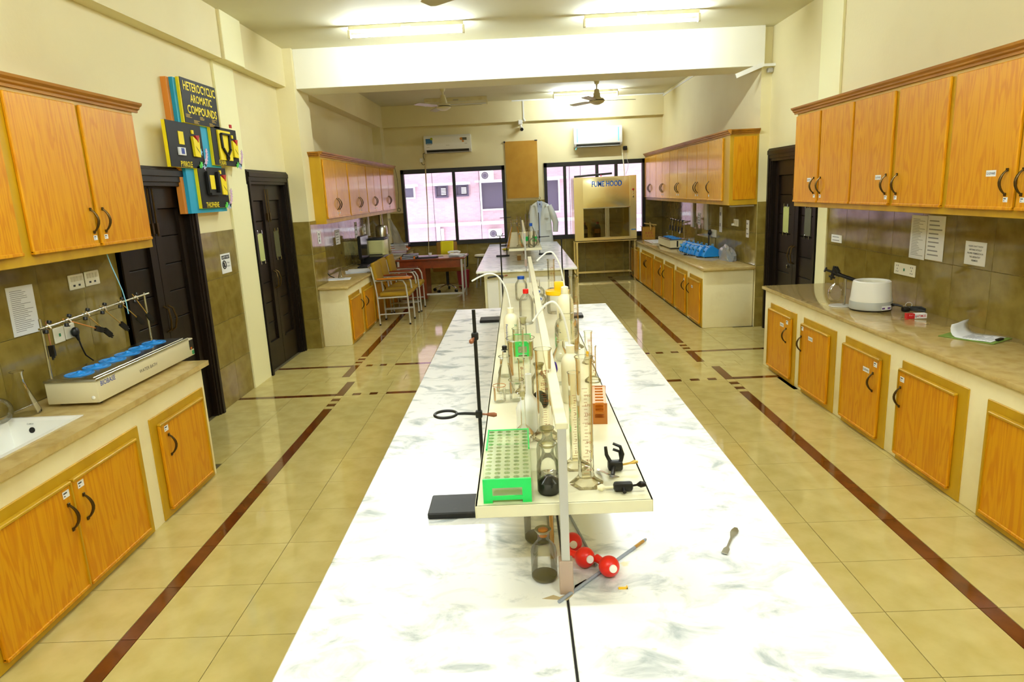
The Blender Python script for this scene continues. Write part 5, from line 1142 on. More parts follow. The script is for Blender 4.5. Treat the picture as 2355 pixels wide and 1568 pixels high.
# right wall
sheet('wall_label', 'small white printed label on the tiled wall above the mantle stand', 'label', (WR, 6.59, 1.242), GX, 0.215, 0.072, n=2, seed=5, t_=0.004)
sheet('wall_notice', 'long printed sheet taped under the right cabinet, left of a pair', 'notice', (WR, 5.255, 1.345), GX, 0.205, 0.33, n=24, seed=8, ang=-0.015)
sheet('wall_notice', 'long sparse printed sheet taped under the right cabinet, right of a pair', 'notice', (WR-0.0015, 5.035, 1.352), GX, 0.215, 0.325, n=9, seed=11, ang=0.0)
t = thing('wall_notice', 'square do-not-touch notice alone on the right tiled wall', 'notice', (WR, 4.583, 1.281))
b = bm_new(); plate(b, (WR, 4.583, 1.281), GX, FU, 0.214, 0.157, 0.0012); obj('sheet', b, PAPER, t)
for k, s in enumerate(("PLEASE DON'T TOUCH", 'ANYTHING WITHOUT', 'PROPER PERMISSION IN', 'THE LABORATORY', 'PERMISES')):
    text('lettering', s, (WR-0.0012, 4.583, 1.329-0.024*k), GX, FU, 0.0076*len(s)*1.05, 0.0115, INK, t, 0.012)
t, cc, X, U, N_ = socket('wide cream double socket on the right wall behind the mantle', (WR, 5.393, 1.08), GX, 0.295, 0.092)
for dx in (-0.10, 0.10):
    for ddx, dz in ((-0.012, 0.025), (0.012, 0.025), (0, 0.0), (-0.012, -0.022), (0.012, -0.022)): small(t, 'pin_hole', cc+X*(dx+ddx)+U*dz, X, U, 0.007, 0.010, 0.0006, INK)
small(t, 'rocker', cc, X, U, 0.014, 0.02, 0.004, GREENS)

# ================================================================== FAR WALL
def split_ac(label, xc, zc, w_, h_, extra):
    t = thing('air_conditioner', label, 'air conditioner', (xc, YF, zc))
    x0, x1, z0, z1 = xc-w_/2, xc+w_/2, zc-h_/2, zc+h_/2; yf = YF-0.20
    b = bm_new(); prof = [(YF, z0), (YF-0.13, z0), (yf+0.015, z0+0.05), (yf, z0+0.085), (yf, z1-0.05), (yf+0.03, z1-0.012), (yf+0.06, z1), (YF, z1)]
    prism(b, prof, 'x', x0, x1); bmesh.ops.bevel(b, geom=list(b.edges), offset=0.008, segments=2, affect='EDGES'); obj('housing', b, WHITE, t)
    b = bm_new(); prism(b, [(YF-0.135, z0+0.002), (yf+0.013, z0+0.048), (yf+0.006, z0+0.078), (YF-0.10, z0+0.03)], 'x', x0+0.045, x1-0.045); m_ = obj('air_outlet', b, MATS['slot_dark'] if 'slot_dark' in MATS else mat('slot_dark', (58, 56, 46), 0.6), t)
    b = bm_new(); bar(b, (x0+0.05, YF-0.165, z0+0.012), (x1-0.05, YF-0.165, z0+0.012), 0.05, 0.008); obj('louvre', b, GREYM, t)
    extra(t, x0, x1, z0, z1, yf)
    return t
XX = (1, 0, 0)
def ex1(t, x0, x1, z0, z1, yf):
    b = bm_new(); plate(b, (x0+0.105, yf, z1-0.115), XX, FU, 0.13, 0.10, 0.001); k = obj('blue_sticker', b, mat('sticker_blue', (40, 110, 170), 0.4), t)
    b = bm_new(); tube(b, [(x0+0.155, yf, z1-0.07), (x0+0.155, yf-0.002, z1-0.07)], 0.024, 20); obj('lime_dot', b, mat('lime', (170, 186, 20), 0.5), k)
    b = bm_new()
    for dx in (-0.035, 0.0, 0.035): tube(b, [(x0+0.105+dx, yf, z1-0.17), (x0+0.105+dx, yf-0.0022, z1-0.17)], 0.018, 16)
    obj('grey_dot', b, GREYM, k)
    b = bm_new(); plate(b, (x1-0.13, yf, z1-0.09), XX, FU, 0.10, 0.05, 0.001); k = obj('dark_sticker', b, MATS['dark_sticker'] if 'dark_sticker' in MATS else mat('dark_sticker', (84, 86, 68), 0.3), t)
    b = bm_new(); tube(b, [(x1-0.19, yf, z1-0.09), (x1-0.19, yf-0.002, z1-0.09)], 0.027, 10); tube(b, [(x1-0.155, yf, z1-0.135), (x1-0.155, yf-0.002, z1-0.135)], 0.02, 10); obj('gold_seal', b, ORANGEW, k)
    b = bm_new(); plate(b, (x1-0.10, yf, z1-0.18), XX, FU, 0.05, 0.012, 0.0006); plate(b, (x0+0.47, yf, z1-0.20), XX, FU, 0.07, 0.010, 0.0006); plate(b, (x0+0.08, yf, z1-0.225), XX, FU, 0.06, 0.008, 0.0006); obj('maker_print', b, GREYM, t)
def ex2(t, x0, x1, z0, z1, yf):
    b = bm_new()
    for xx in (x0+0.065, x1-0.075): plate(b, (xx, yf, (z0+z1)/2+0.03), XX, FU, 0.018, h2-0.11, 0.001)
    plate(b, (x0+0.045, YF-0.15, z0-0.015), (0.6, 0, 0.8), (-0.8, 0, 0.6), 0.06, 0.018, 0.001); obj('blue_tape', b, mat('tape_cyan', (110, 220, 240), 0.5), t)
split_ac('white wall air conditioner with blue and dark stickers above the left window', -1.322, 2.80, 0.93, 0.34, ex1)
h2 = 0.37
split_ac('white wall air conditioner with two strips of blue tape above the fume hood', 1.648, 2.80, 0.95, 0.39, ex2)
t = thing('wall_socket', 'white socket with black cord below the stickered air conditioner', 'socket', (-1.885, YF, 2.515))
b = bm_new(); box(b, -1.915, -1.855, YF-0.03, YF, 2.475, 2.555, 0.006); obj('face_plate', b, WHITE, t)
b = bm_new(); tube(b, [(-1.885, YF-0.02, 2.475), (-1.87, YF-0.02, 2.435), (-1.845, YF-0.02, 2.42), (-1.815, YF-0.02, 2.445), (-1.82, YF-0.02, 2.52), (-1.84, YF-0.02, 2.58), (-1.835, YF-0.02, 2.64), (-1.79, YF-0.03, 2.655)], 0.005, 8); obj('cord', b, BLACK, t)
t = thing('drain_pipe', 'thin cream drain hose hanging from the stickered air conditioner past the window', 'pipe', (-1.80, YF-0.04, 2.64))
b = bm_new(); tube(b, [(-1.775, YF-0.06, 2.65), (-1.80, YF-0.05, 2.56), (-1.81, YF-0.05, 2.30), (-1.822, YF-0.05, 1.6), (-1.85, YF-0.05, 0.9), (-1.866, YF-0.05, 0.66)], [0.016, 0.014, 0.013, 0.009, 0.008, 0.007], 10); obj('hose', b, MATS['mustard_hose'] if 'mustard_hose' in MATS else mat('mustard_hose', (206, 190, 140), 0.6), t)
t = thing('wall_plug', 'black plug with two trailing wires beside the taped air conditioner', 'plug', (2.205, YF, 2.55))
b = bm_new(); box(b, 2.165, 2.24, YF-0.06, YF, 2.52, 2.60, 0.012, 2); obj('plug', b, BLACK, t)
b = bm_new(); tube(b, [(2.10, YF-0.04, 2.63), (2.14, YF-0.04, 2.54), (2.17, YF-0.04, 2.50)], 0.005, 8); tube(b, [(2.135, YF-0.04, 2.56), (2.15, YF-0.05, 2.40), (2.17, YF-0.06, 2.20), (2.175, YF-0.08, 2.03)], 0.011, 8); obj('white_hose', b, LDPE, t)
b = bm_new(); tube(b, [(2.215, YF-0.04, 2.52), (2.22, YF-0.05, 2.38), (2.26, YF-0.06, 2.26), (2.24, YF-0.06, 2.14), (2.19, YF-0.08, 2.03)], 0.004, 8); obj('wire', b, GREYM, t)
t = thing('pin_board', 'plain brown board on the wall between the two windows', 'board', (0.12, YF, 2.235))
b = bm_new(); box(b, -0.195, 0.45, YF-0.026, YF-0.001, 1.68, 2.795); obj('board', b, CARD, t)
b = bm_new(); box(b, -0.215, -0.185, YF-0.04, YF, 2.77, 2.80); box(b, 0.40, 0.455, YF-0.035, YF, 2.785, 2.803); obj('clip', b, BLACK, t)
t = thing('wall_camera', 'white bullet camera with black lens under the far beam', 'camera', (0.15, YF-0.12, 3.16))
b = bm_new(); box(b, 0.09, 0.175, YF-0.15, YF-0.04, 3.10, 3.185, 0.008); obj('mount_box', b, WHITE, t)
b = bm_new(); tube(b, [(0.14, YF-0.11, 3.10), (0.145, YF-0.12, 3.04)], 0.018, 12); tube(b, [(0.15, YF-0.04, 3.04), (0.155, YF-0.16, 3.01), (0.156, YF-0.20, 3.00)], 0.036, 20); obj('body', b, WHITE, t)
b = bm_new(); tube(b, [(0.156, YF-0.198, 3.001), (0.157, YF-0.207, 2.998)], 0.033, 20); obj('lens', b, BLACK, t)
t = thing('cable_conduit', 'white square cable duct running along the far ceiling edge and down to the camera', 'conduit', (0.2, YF-0.13, 3.55))
yd = YF-0.12
b = bm_new(); box(b, -0.02, XR2, yd-0.018, yd, 3.535, 3.557); box(b, XR2-0.018, XR2, 8.93, yd, 3.50, 3.525); box(b, 0.19, 0.215, yd-0.016, yd, 3.19, 3.54); bar(b, (0.203, yd-0.01, 3.20), (0.225, yd-0.03, 3.15), 0.026); obj('duct', b, WHITE, t)
t = thing('cable_conduit', 'white cable duct bent around the right pillar head under the cross beam', 'conduit', (2.90, 8.45, 3.11))
b = bm_new(); bar(b, (2.62, 8.40, 3.02), (2.935, 8.385, 3.135), 0.022, 0.05); box(b, 2.93, 3.07, 8.38, 8.40, 3.11, 3.14); obj('duct', b, WHITE, t)
b = bm_new(); box(b, 3.0, 3.065, 8.43, 8.49, 3.05, 3.10, 0.008); obj('junction_box', b, GREYM, t)
t = thing('wall_cable', 'thin dark cable looping beside the left window corner', 'cable', (-2.45, YF-0.02, 2.3))
b = bm_new(); tube(b, [(-2.48, YF-0.02, 2.42), (-2.43, YF-0.02, 2.40), (-2.40, YF-0.02, 2.2), (-2.395, YF-0.02, 1.9), (-2.42, YF-0.02, 1.6), (-2.40, YF-0.02, 1.58)], 0.004, 6); torus(b, (-2.41, YF-0.02, 1.56), 0.035, 0.004, (0, 1, 0), 18, 6); obj('cable', b, BLACK, t)

# ---- lab coat on its hanger
t = thing('lab_coat', 'white lab coat over a blue shirt hanging below the brown board', 'coat', (0.46, 13.97, 1.70))
def coat_shell(b, rings, seg=40, fold=0.010, ph=0.0):
    R = []
    for z, xc, hw, hd in rings:
        row = []
        for k in range(seg):
            a = 2*PI*k/seg; f = 1+fold*8*(1.62-z)*math.sin(a*7+ph+z*2)*0.25
            row.append(b.verts.new((xc+hw*math.copysign(abs(math.cos(a))**0.75, math.cos(a)), 13.965+hd*f*math.sin(a), z)))
        R.append(row)
    for i in range(len(R)-1):
        for k in range(seg): b.faces.new((R[i][k], R[i][(k+1) % seg], R[i+1][(k+1) % seg], R[i+1][k]))
    b.faces.new(R[0]); b.faces.new(R[-1][::-1])
b = bm_new(); coat_shell(b, [(1.60, 0.458, 0.045, 0.035), (1.575, 0.46, 0.10, 0.045), (1.54, 0.465, 0.165, 0.05), (1.49, 0.475, 0.195, 0.055), (1.35, 0.48, 0.195, 0.06), (1.15, 0.485, 0.198, 0.062), (0.95, 0.495, 0.205, 0.064), (0.70, 0.505, 0.212, 0.066), (0.62, 0.505, 0.21, 0.065)]); obj('body', b, COATM, t)
for sx, pts in ((-1, [(0.315, 13.96, 1.52), (0.285, 13.95, 1.36), (0.275, 13.94, 1.15), (0.29, 13.94, 0.95)]), (1, [(0.64, 13.96, 1.51), (0.715, 13.95, 1.33), (0.765, 13.94, 1.17), (0.755, 13.94, 0.98)])):
    b = bm_new(); tube(b, pts, [0.055, 0.065, 0.062, 0.052], 16); obj('sleeve', b, COATM, t)
yq = 13.895
b = bm_new(); prism(b, [(0.405, 1.60), (0.50, 1.60), (0.515, 1.50), (0.475, 1.38), (0.455, 1.2), (0.44, 0.8), (0.43, 0.8), (0.425, 1.2), (0.41, 1.45)], 'y', yq, yq+0.03); obj('shirt', b, SHIRT, t)
b = bm_new(); prism(b, [(0.405, 1.62), (0.43, 1.61), (0.445, 1.53), (0.42, 1.49)], 'y', yq-0.012, yq+0.0); prism(b, [(0.48, 1.61), (0.51, 1.60), (0.495, 1.50), (0.465, 1.54)], 'y', yq-0.012, yq); obj('shirt_collar', b, SHIRT, t)
b = bm_new(); prism(b, [(0.39, 1.60), (0.345, 1.545), (0.325, 1.52), (0.365, 1.515), (0.385, 1.40), (0.42, 1.18), (0.425, 1.19), (0.408, 1.48)], 'y', yq-0.006, yq+0.012)
prism(b, [(0.52, 1.60), (0.575, 1.55), (0.60, 1.525), (0.555, 1.52), (0.525, 1.40), (0.475, 1.30), (0.50, 1.48)], 'y', yq-0.006, yq+0.012); obj('lapel', b, COATM, t)
b = bm_new(); box(b, 0.555, 0.63, yq-0.004, yq+0.02, 1.27, 1.36); box(b, 0.57, 0.665, yq-0.004, yq+0.02, 1.02, 1.17); obj('pocket', b, COATM, t)
b = bm_new(); torus(b, (0.455, 13.97, 1.665), 0.022, 0.004, (0, 1, 0), 18, 6, -PI*0.5, PI*0.9); tube(b, [(0.455, 13.97, 1.645), (0.455, 13.965, 1.60)], 0.005, 8); tube(b, [(0.31, 13.965, 1.54), (0.455, 13.965, 1.605), (0.62, 13.965, 1.535)], 0.008, 8); box(b, 0.447, 0.463, yq-0.002, yq+0.01, 1.53, 1.56); obj('hanger', b, BLACK, t)

# ---- fume hood
t = thing('fume_hood', 'stainless steel fume hood on legs before the right window', 'fume hood', (1.72, 13.65, 0))
hx0, hx1, hy0, hy1 = 1.10, 2.30, 13.32, 13.98
ox0, ox1, oz0, oz1 = 1.275, 2.175, 0.87, 1.43
b = bm_new()
box(b, hx0, ox0, hy0, hy1, 0.80, 2.02); box(b, ox1, hx1, hy0, hy1, 0.80, 2.02); box(b, ox0, ox1, hy0+0.02, hy1, 1.43, 2.015); box(b, ox0, ox1, hy0, hy1, 0.80, 0.87); box(b, ox0, ox1, hy1-0.02, hy1, 0.87, 1.43)
obj('steel_housing', b, HOODS, t)
b = bm_new(); n = 24; rows = []
for i in range(n+1):
    u = i/n; xx = ox0+(ox1-ox0)*u
    rows.append([b.verts.new((xx, hy0+0.012-0.018*math.sin(PI*u)*(1-abs(2*v-1)**3)*(1 if v < 0.9 else 0.4), 1.43+0.585*v)) for v in [k/14 for k in range(15)]])
for a, c in zip(rows[:-1], rows[1:]):
    for k in range(14): b.faces.new((a[k], c[k], c[k+1], a[k+1]))
obj('bowed_front_panel', b, HOODS, t)
b = bm_new(); prism(b, [(hy0-0.015, 1.425), (hy0+0.03, 1.425), (hy0+0.03, 1.44), (hy0-0.012, 1.44)], 'x', ox0-0.01, ox1+0.01); obj('front_lip', b, CHROME, t)
text('lettering', 'FUME HOOD', (1.735, hy0-0.016, 1.885), XX, FU, 0.575, 0.105, FUMEB, t, 0.012, depth=0.003)
for i, (xa, xb) in enumerate(((ox0, 1.71), (1.75, ox1))):
    b = bm_new(); box(b, xa, xb, hy0+0.006+0.012*i, hy0+0.010+0.012*i, oz0, oz1); obj('glass_sash', b, HOODG, t)
b = bm_new()
for xx in (1.70, 1.73, 1.76): box(b, xx-0.008, xx+0.008, hy0-0.004, hy0+0.006, 0.865, 1.43)
box(b, 1.66, 1.80, hy0-0.006, hy0+0.004, 0.862, 0.878); box(b, ox1-0.02, ox1, hy0-0.003, hy0+0.006, 0.87, 1.43); obj('sash_rail', b, STEEL, t)
for k, (m, zz, r_) in enumerate(((SIGNR, 1.755, 0.02), (CHROME, 1.725, 0.016), (CHROME, 1.68, 0.015), (CHROME, 1.63, 0.015), (BLACK, 1.615, 0.010), (CHROME, 1.59, 0.010))):
    b = bm_new(); tube(b, [(2.238, hy0, zz), (2.238, hy0-0.016, zz)], r_, 16); obj('control_knob', b, m, t)
b = bm_new(); box(b, 2.195, 2.285, hy0-0.001, hy0+0.002, 0.985, 1.005); obj('blue_tape', b, mat('tape_blue', (20, 110, 190), 0.5), t)
for xx in (hx0+0.035, hx1-0.035):
    for yy in (hy0+0.025, hy1-0.03):
        b = bm_new(); box(b, xx-0.02, xx+0.02, yy-0.02, yy+0.02, 0, 0.80, 0.003); obj('leg', b, HOODS, t)
b = bm_new(); box(b, hx0+0.03, hx1-0.03, hy1-0.05, hy1-0.01, 0.10, 0.14); box(b, hx0+0.02, hx0+0.05, hy0+0.03, hy1-0.03, 0.10, 0.14); box(b, hx1-0.05, hx1-0.02, hy0+0.03, hy1-0.03, 0.10, 0.14); box(b, hx0, hx1, hy0, hy0+0.04, 0.785, 0.815); obj('frame_rail', b, HOODS, t)
t = thing('roll_on_hood', 'long dark roll with a pink end lying on top of the fume hood', 'roll', (1.40, 13.5, 2.02))
b = bm_new(); tube(b, [(1.12, 13.40, 2.04), (1.86, 13.52, 2.075)], 0.02, 12); obj('roll', b, ALU, t)
b = bm_new(); ball(b, Vector((1.64, 13.44, 2.04)), 0.016); obj('pink_end', b, mat('pink_wrap', (240, 120, 140), 0.5), t)
for x_, y_, nm, lab in ((1.575, 13.62, AMBER, 'dark reagent bottle with red cap and orange label inside the fume hood'), (1.318, 13.66, PAPER, 'dark bottle with white label at the left inside the fume hood')):
    t = thing('chemical_bottle', lab, 'bottle', (x_, y_, 0.87))
    b = bm_new(); lathe(b, [(0, 0.001), (0.06, 0.0), (0.064, 0.01), (0.064, 0.17), (0.05, 0.21), (0.028, 0.235), (0.026, 0.245)], 28); obj('body', b, MATS['dark_bottle'] if 'dark_bottle' in MATS else mat('dark_bottle', (34, 24, 16), 0.12), t, local=True)
    b = bm_new(); lathe(b, [(0.03, 0.24), (0.031, 0.285), (0, 0.288)], 20); obj('cap', b, REDP if nm is AMBER else MATS['red_brown_cap'] if 'red_brown_cap' in MATS else mat('red_brown_cap', (110, 30, 20), 0.4), t, local=True)
    b = bm_new(); lathe(b, [(0.0646, 0.07), (0.0646, 0.15)], 28); obj('label_band', b, nm if nm is PAPER else SIGNW, t, local=True)

# ================================================================== LEFT FAR: DESK, CHAIRS, COMPUTER
t = thing('office_desk', 'red-brown office desk with a metal frame before the left window', 'desk', (-1.57, 12.0, 0))
b = bm_new(); box(b, -2.13, -0.94, 11.62, 12.38, 0.735, 0.76, 0.004); obj('desktop', b, REDWD, t)
b = bm_new(); box(b, -2.10, -1.0, 11.665, 11.685, 0.595, 0.735); obj('modesty_panel', b, REDWD, t)
b = bm_new(); box(b, -2.10, -1.635, 11.69, 12.33, 0.06, 0.735, 0.004); p = obj('pedestal', b, REDWD, t)
for k in range(3):
    b = bm_new(); box(b, -2.085, -1.65, 12.328, 12.345, 0.09+0.21*k, 0.28+0.21*k, 0.003); obj('drawer', b, REDWD, p)
for xx, yy in ((-1.0, 11.65), (-1.0, 12.34), (-2.09, 11.65), (-2.09, 12.34)):
    b = bm_new(); box(b, xx-0.016, xx+0.016, yy-0.016, yy+0.016, 0, 0.735, 0.002); obj('leg', b, GREYM, t)
b = bm_new(); box(b, -1.635, -1.0, 11.64, 11.66, 0.13, 0.16); box(b, -1.01, -0.99, 11.65, 12.34, 0.13, 0.16); obj('foot_rail', b, GREYM, t)
def paper_pile(name, label, cat, x, y, z, w_, d_, n, rot=0.0, m=None, jitter=0.02, seed=1):
    t = thing(name, label, cat, (x, y, z), rotz=rot); rr = random.Random(seed)
    for k in range(n):
        b = bm_new(); M = Matrix.Translation((rr.uniform(-jitter, jitter), rr.uniform(-jitter, jitter), 0.004*k)) @ Matrix.Rotation(rr.uniform(-0.2, 0.2), 4, 'Z')
        box(b, -w_/2, w_/2, -d_/2, d_/2, 0.0004, 0.0042, M=M); obj('sheet', b, m or PAPER, t, local=True)
    return t
t = thing('ring_binder', 'pile of black ring binders with orange tabs at the left of the desk', 'binder', (-1.93, 11.84, 0.76))
for k in range(3):
    b = bm_new(); M = Matrix.Translation((0.015*k, 0.01*k, 0.026*k)) @ Matrix.Rotation(0.12*k-0.1, 4, 'Z'); box(b, -0.14, 0.14, -0.11, 0.11, 0.0005, 0.005, M=M); box(b, -0.14, 0.14, -0.11, 0.11, 0.019, 0.0245, M=M); box(b, -0.14, -0.132, -0.11, 0.11, 0.0005, 0.0245, M=M); obj('cover', b, BLACK, t, local=True)
    b = bm_new(); box(b, -0.125, 0.13, -0.10, 0.10, 0.005, 0.019, M=M); obj('paper_block', b, PAPER, t, local=True)
b = bm_new(); box(b, -0.13, -0.105, -0.128, -0.112, 0.004, 0.05, 0.002); box(b, 0.10, 0.125, -0.128, -0.112, 0.004, 0.05, 0.002); obj('orange_tab', b, ORANGE, t, local=True)
paper_pile('paper_pile', 'dark folder with papers in the middle of the desk', 'papers', -1.62, 11.86, 0.76, 0.36, 0.22, 6, 0.1, BLACK, 0.02, 4)
paper_pile('paper_pile', 'fanned white papers at the right end of the desk', 'papers', -1.09, 11.90, 0.76, 0.20, 0.28, 9, -0.3, PAPER, 0.03, 5)
t = thing('desk_telephone', 'white telephone handset at the back right of the desk', 'telephone', (-1.17, 12.22, 0.76))
b = bm_new(); box(b, -0.09, 0.09, -0.08, 0.08, 0.0005, 0.03, 0.01); tube(b, [(-0.11, 0, 0.04), (-0.06, 0, 0.062), (0.06, 0, 0.062), (0.11, 0, 0.04)], [0.022, 0.016, 0.016, 0.022], 12); obj('handset', b, WHITE, t, local=True)
t = thing('duster', 'pale wooden duster on the back of the desk', 'duster', (-1.40, 12.05, 0.76)); b = bm_new(); box(b, -0.05, 0.05, -0.02, 0.02, 0.0005, 0.025, 0.005); obj('block', b, CREAMM, t, local=True)
t = thing('cup', 'small white cup behind the dark folder on the desk', 'cup', (-1.60, 12.18, 0.76)); b = bm_new(); lathe(b, [(0, 0.001), (0.026, 0), (0.034, 0.055), (0.031, 0.055), (0.024, 0.005), (0, 0.005)], 20); obj('cup', b, PORC, t, local=True)

def arm_chair(loc, label, tablet=True, rot=0.0, group='olive armchairs in a row'):
    """seat faces local +x"""
    t = thing('visitor_chair', label, 'chair', loc, group, rot)
    S = 0.0115
    yl, yr = -0.225, 0.225
    for yy in (yl, yr):
        b = bm_new(); tube(b, [(-0.215, yy, 0), (-0.225, yy, 0.42), (-0.245, yy, 0.62), (-0.285, yy, 0.86)], S, 8); obj('rear_leg', b, GREYM, t, local=True)
        b = bm_new(); tube(b, [(0.225, yy, 0), (0.215, yy, 0.40), (0.20, yy, 0.58), (0.165, yy, 0.645), (0.10, yy, 0.66), (-0.25, yy, 0.655)], S, 8); obj('front_leg', b, GREYM, t, local=True)
        b = bm_new(); tube(b, [(-0.222, yy, 0.40), (0.215, yy, 0.41)], S, 8); tube(b, [(-0.218, yy, 0.16), (0.222, yy, 0.17)], S*0.85, 8); obj('side_rail', b, GREYM, t, local=True)
        b = bm_new(); tube(b, [(0.225, yy, 0.0), (0.2245, yy, 0.022)], S*1.3, 8); tube(b, [(-0.215, yy, 0.0), (-0.2155, yy, 0.022)], S*1.3, 8); obj('rubber_foot', b, BLACK, t, local=True)
    b = bm_new(); tube(b, [(-0.222, yl, 0.40), (-0.222, yr, 0.40)], S, 8); tube(b, [(0.21, yl, 0.40), (0.21, yr, 0.40)], S, 8); obj('cross_rail', b, GREYM, t, local=True)
    b = bm_new(); box(b, -0.20, 0.25, -0.215, 0.215, 0.41, 0.475, 0.028, 3); obj('seat', b, OLIVEC, t, local=True)
    b = bm_new(); M = Matrix.Translation((-0.245, 0, 0.76)) @ Matrix.Rotation(-0.16, 4, 'Y'); box(b, -0.028, 0.032, -0.215, 0.215, -0.145, 0.155, 0.026, 3, M=M); obj('backrest', b, OLIVEC, t, local=True)
    b = bm_new()
    if tablet:
        poly = [(-0.21, -0.245), (0.06, -0.26), (0.22, -0.27), (0.28, -0.245), (0.285, -0.10), (0.25, -0.06), (0.12, -0.10), (0.02, -0.185), (-0.21, -0.195)]
        prism(b, poly, 'z', 0.672, 0.69)
    else: box(b, -0.2, 0.15, yl-0.025, yl+0.025, 0.665, 0.685, 0.006)
    o = obj('writing_tablet' if tablet else 'armrest', b, ORANGEW if tablet else REDWD, t, local=True)
    b = bm_new(); prism(b, [(p[0]*1.012, p[1]-0.003) for p in (poly if tablet else [(-0.2, yl-0.026), (0.15, yl-0.026), (0.15, yl+0.026), (-0.2, yl+0.026)])], 'z', 0.664, 0.6725); obj('tablet_edge' if tablet else 'armrest_edge', b, BLACK, o, local=True)
    b = bm_new(); box(b, -0.2, 0.15, yr-0.022, yr+0.022, 0.664, 0.684, 0.006); obj('armrest', b, REDWD, t, local=True)
    return t
c0 = arm_chair((-1.86, 9.93, 0), 'olive chair with orange writing tablet, nearest of the three in the row')
c1 = arm_chair((-1.87, 10.455, 0), 'olive chair with dark wood armrests, middle one of the row of three', False)
dup(c1, (-1.84, 10.98, 0), 0.0, 'olive chair with dark wood armrests in the row, closest to the desk')
t = thing('office_chair', 'brown office chair with yellow towel on its back behind the desk', 'chair', (-1.40, 12.98, 0))
b = bm_new(); tube(b, [(0, 0, 0.10), (0, 0, 0.40)], 0.028, 14); obj('gas_post', b, BLACK, t, local=True)
for k in range(5):
    a = k*2*PI/5+0.35; d = Vector((math.cos(a), math.sin(a), 0))
    b = bm_new(); tube(b, [d*0.02+Vector((0, 0, 0.125)), d*0.13+Vector((0, 0, 0.115)), d*0.28+Vector((0, 0, 0.075))], [0.024, 0.019, 0.012], 10); l_ = obj('base_leg', b, CHROME, t, local=True)
    b = bm_new(); pp = Vector((-d.y, d.x, 0)); c = d*0.28+Vector((0, 0, 0.03)); tube(b, [c-pp*0.02, c+pp*0.02], 0.03, 14); obj('caster', b, BLACK, l_, local=True)
BRF = mat('brown_leatherette', (150, 106, 24), 0.6)
b = bm_new(); box(b, -0.25, 0.35, -0.24, 0.22, 0.40, 0.49, 0.03, 3); obj('seat', b, BRF, t, local=True)
b = bm_new(); box(b, -0.20, 0.20, 0.21, 0.27, 0.55, 0.93, 0.025, 3); obj('backrest', b, BRF, t, local=True)
b = bm_new(); bar(b, (0, 0.25, 0.46), (0, 0.26, 0.6), 0.06, 0.015)
tube(b, [(-0.26, 0.1, 0.42), (-0.30, 0.1, 0.45), (-0.31, 0.1, 0.66)], 0.014, 8); bar(b, (-0.31, 0.16, 0.67), (-0.31, -0.15, 0.67), 0.05, 0.025); tube(b, [(0.26, 0.1, 0.42), (0.39, 0.1, 0.45), (0.40, 0.1, 0.66)], 0.014, 8); bar(b, (0.40, 0.16, 0.67), (0.40, -0.15, 0.67), 0.05, 0.025); obj('arm_frame', b, BLACK, t, local=True)
t = thing('towel', 'bright yellow towel draped over the brown office chair back', 'towel', (-1.39, 13.22, 0.93))
b = bm_new(); rows = []
for i in range(9):
    u = i/8; x_ = -0.125+0.25*u
    rows.append([b.verts.new((x_+0.012*(1 if k < 4 else -1)*(k-3)*0.2, yy+0.004*math.sin(u*7), zz)) for k, (yy, zz) in enumerate(((-0.038, -0.24), (-0.040, -0.15), (-0.037, -0.05), (-0.030, 0.004), (0.0, 0.012), (0.028, 0.006), (0.055, -0.05), (0.058, -0.16)))])
for a, c in zip(rows[:-1], rows[1:]):
    for k in range(7): b.faces.new((a[k], c[k], c[k+1], a[k+1]))
o = obj('cloth', b, YELT, t, local=True); md = o.modifiers.new('thick', 'SOLIDIFY'); md.thickness = 0.006
t = thing('waste_bin', 'red plastic bin under the window behind the desk legs', 'bin', (-1.13, 13.40, 0))
b = bm_new(); lathe(b, [(0, 0.002), (0.10, 0), (0.13, 0.34), (0.136, 0.345), (0.125, 0.34), (0.098, 0.01), (0, 0.01)], 28); obj('bin', b, mat('bin_red', (170, 40, 60), 0.4), t, local=True)
def stool(loc, label, m):
    t = thing('lab_stool', label, 'stool', loc, 'round lab stools')
    b = bm_new(); lathe(b, [(0, 0.60), (0.155, 0.60), (0.165, 0.61), (0.165, 0.632), (0.155, 0.64), (0, 0.64)], 32); obj('seat', b, m, t, local=True)
    b = bm_new(); torus(b, (0, 0, 0.602), 0.155, 0.012, seg=30); obj('seat_ring', b, BLACK, t, local=True)
    for k in range(4):
        a = k*PI/2+0.5; b = bm_new(); tube(b, [(0.10*math.cos(a), 0.10*math.sin(a), 0.60), (0.17*math.cos(a), 0.17*math.sin(a), 0)], 0.013, 8); obj('leg', b, GREYM, t, local=True)
    b = bm_new(); torus(b, (0, 0, 0.22), 0.145, 0.008, seg=28, s2=8); obj('foot_ring', b, GREYM, t, local=True)
    return t
stool((-0.72, 13.35, 0), 'round lab stool between the desk and the window bench', CREAMM)
ZL = 0.765
t = thing('monitor', 'black computer monitor seen from its side on the left far counter', 'monitor', (-2.55, 11.15, ZL))
b = bm_new(); M = Matrix.Rotation(-0.03, 4, 'Z'); box(b, -0.025, 0.025, -0.26, 0.26, 0.10, 0.47, 0.008, M=M); obj('screen_case', b, BLACK, t, local=True)
b = bm_new(); box(b, 0.0255, 0.0265, -0.245, 0.245, 0.12, 0.455, M=M); obj('screen', b, mat('dark_screen', (46, 46, 40), 0.08), t, local=True)
b = bm_new(); lathe(b, [(0, 0), (0.12, 0), (0.125, 0.008), (0.03, 0.02), (0, 0.02)], 28); box(b, -0.06, -0.02, -0.04, 0.04, 0.015, 0.2, 0.008, M=M); obj('foot', b, BLACK, t, local=True)
t = thing('computer_case', 'flat black computer case lying beside the monitor', 'computer', (-2.42, 11.51, ZL))
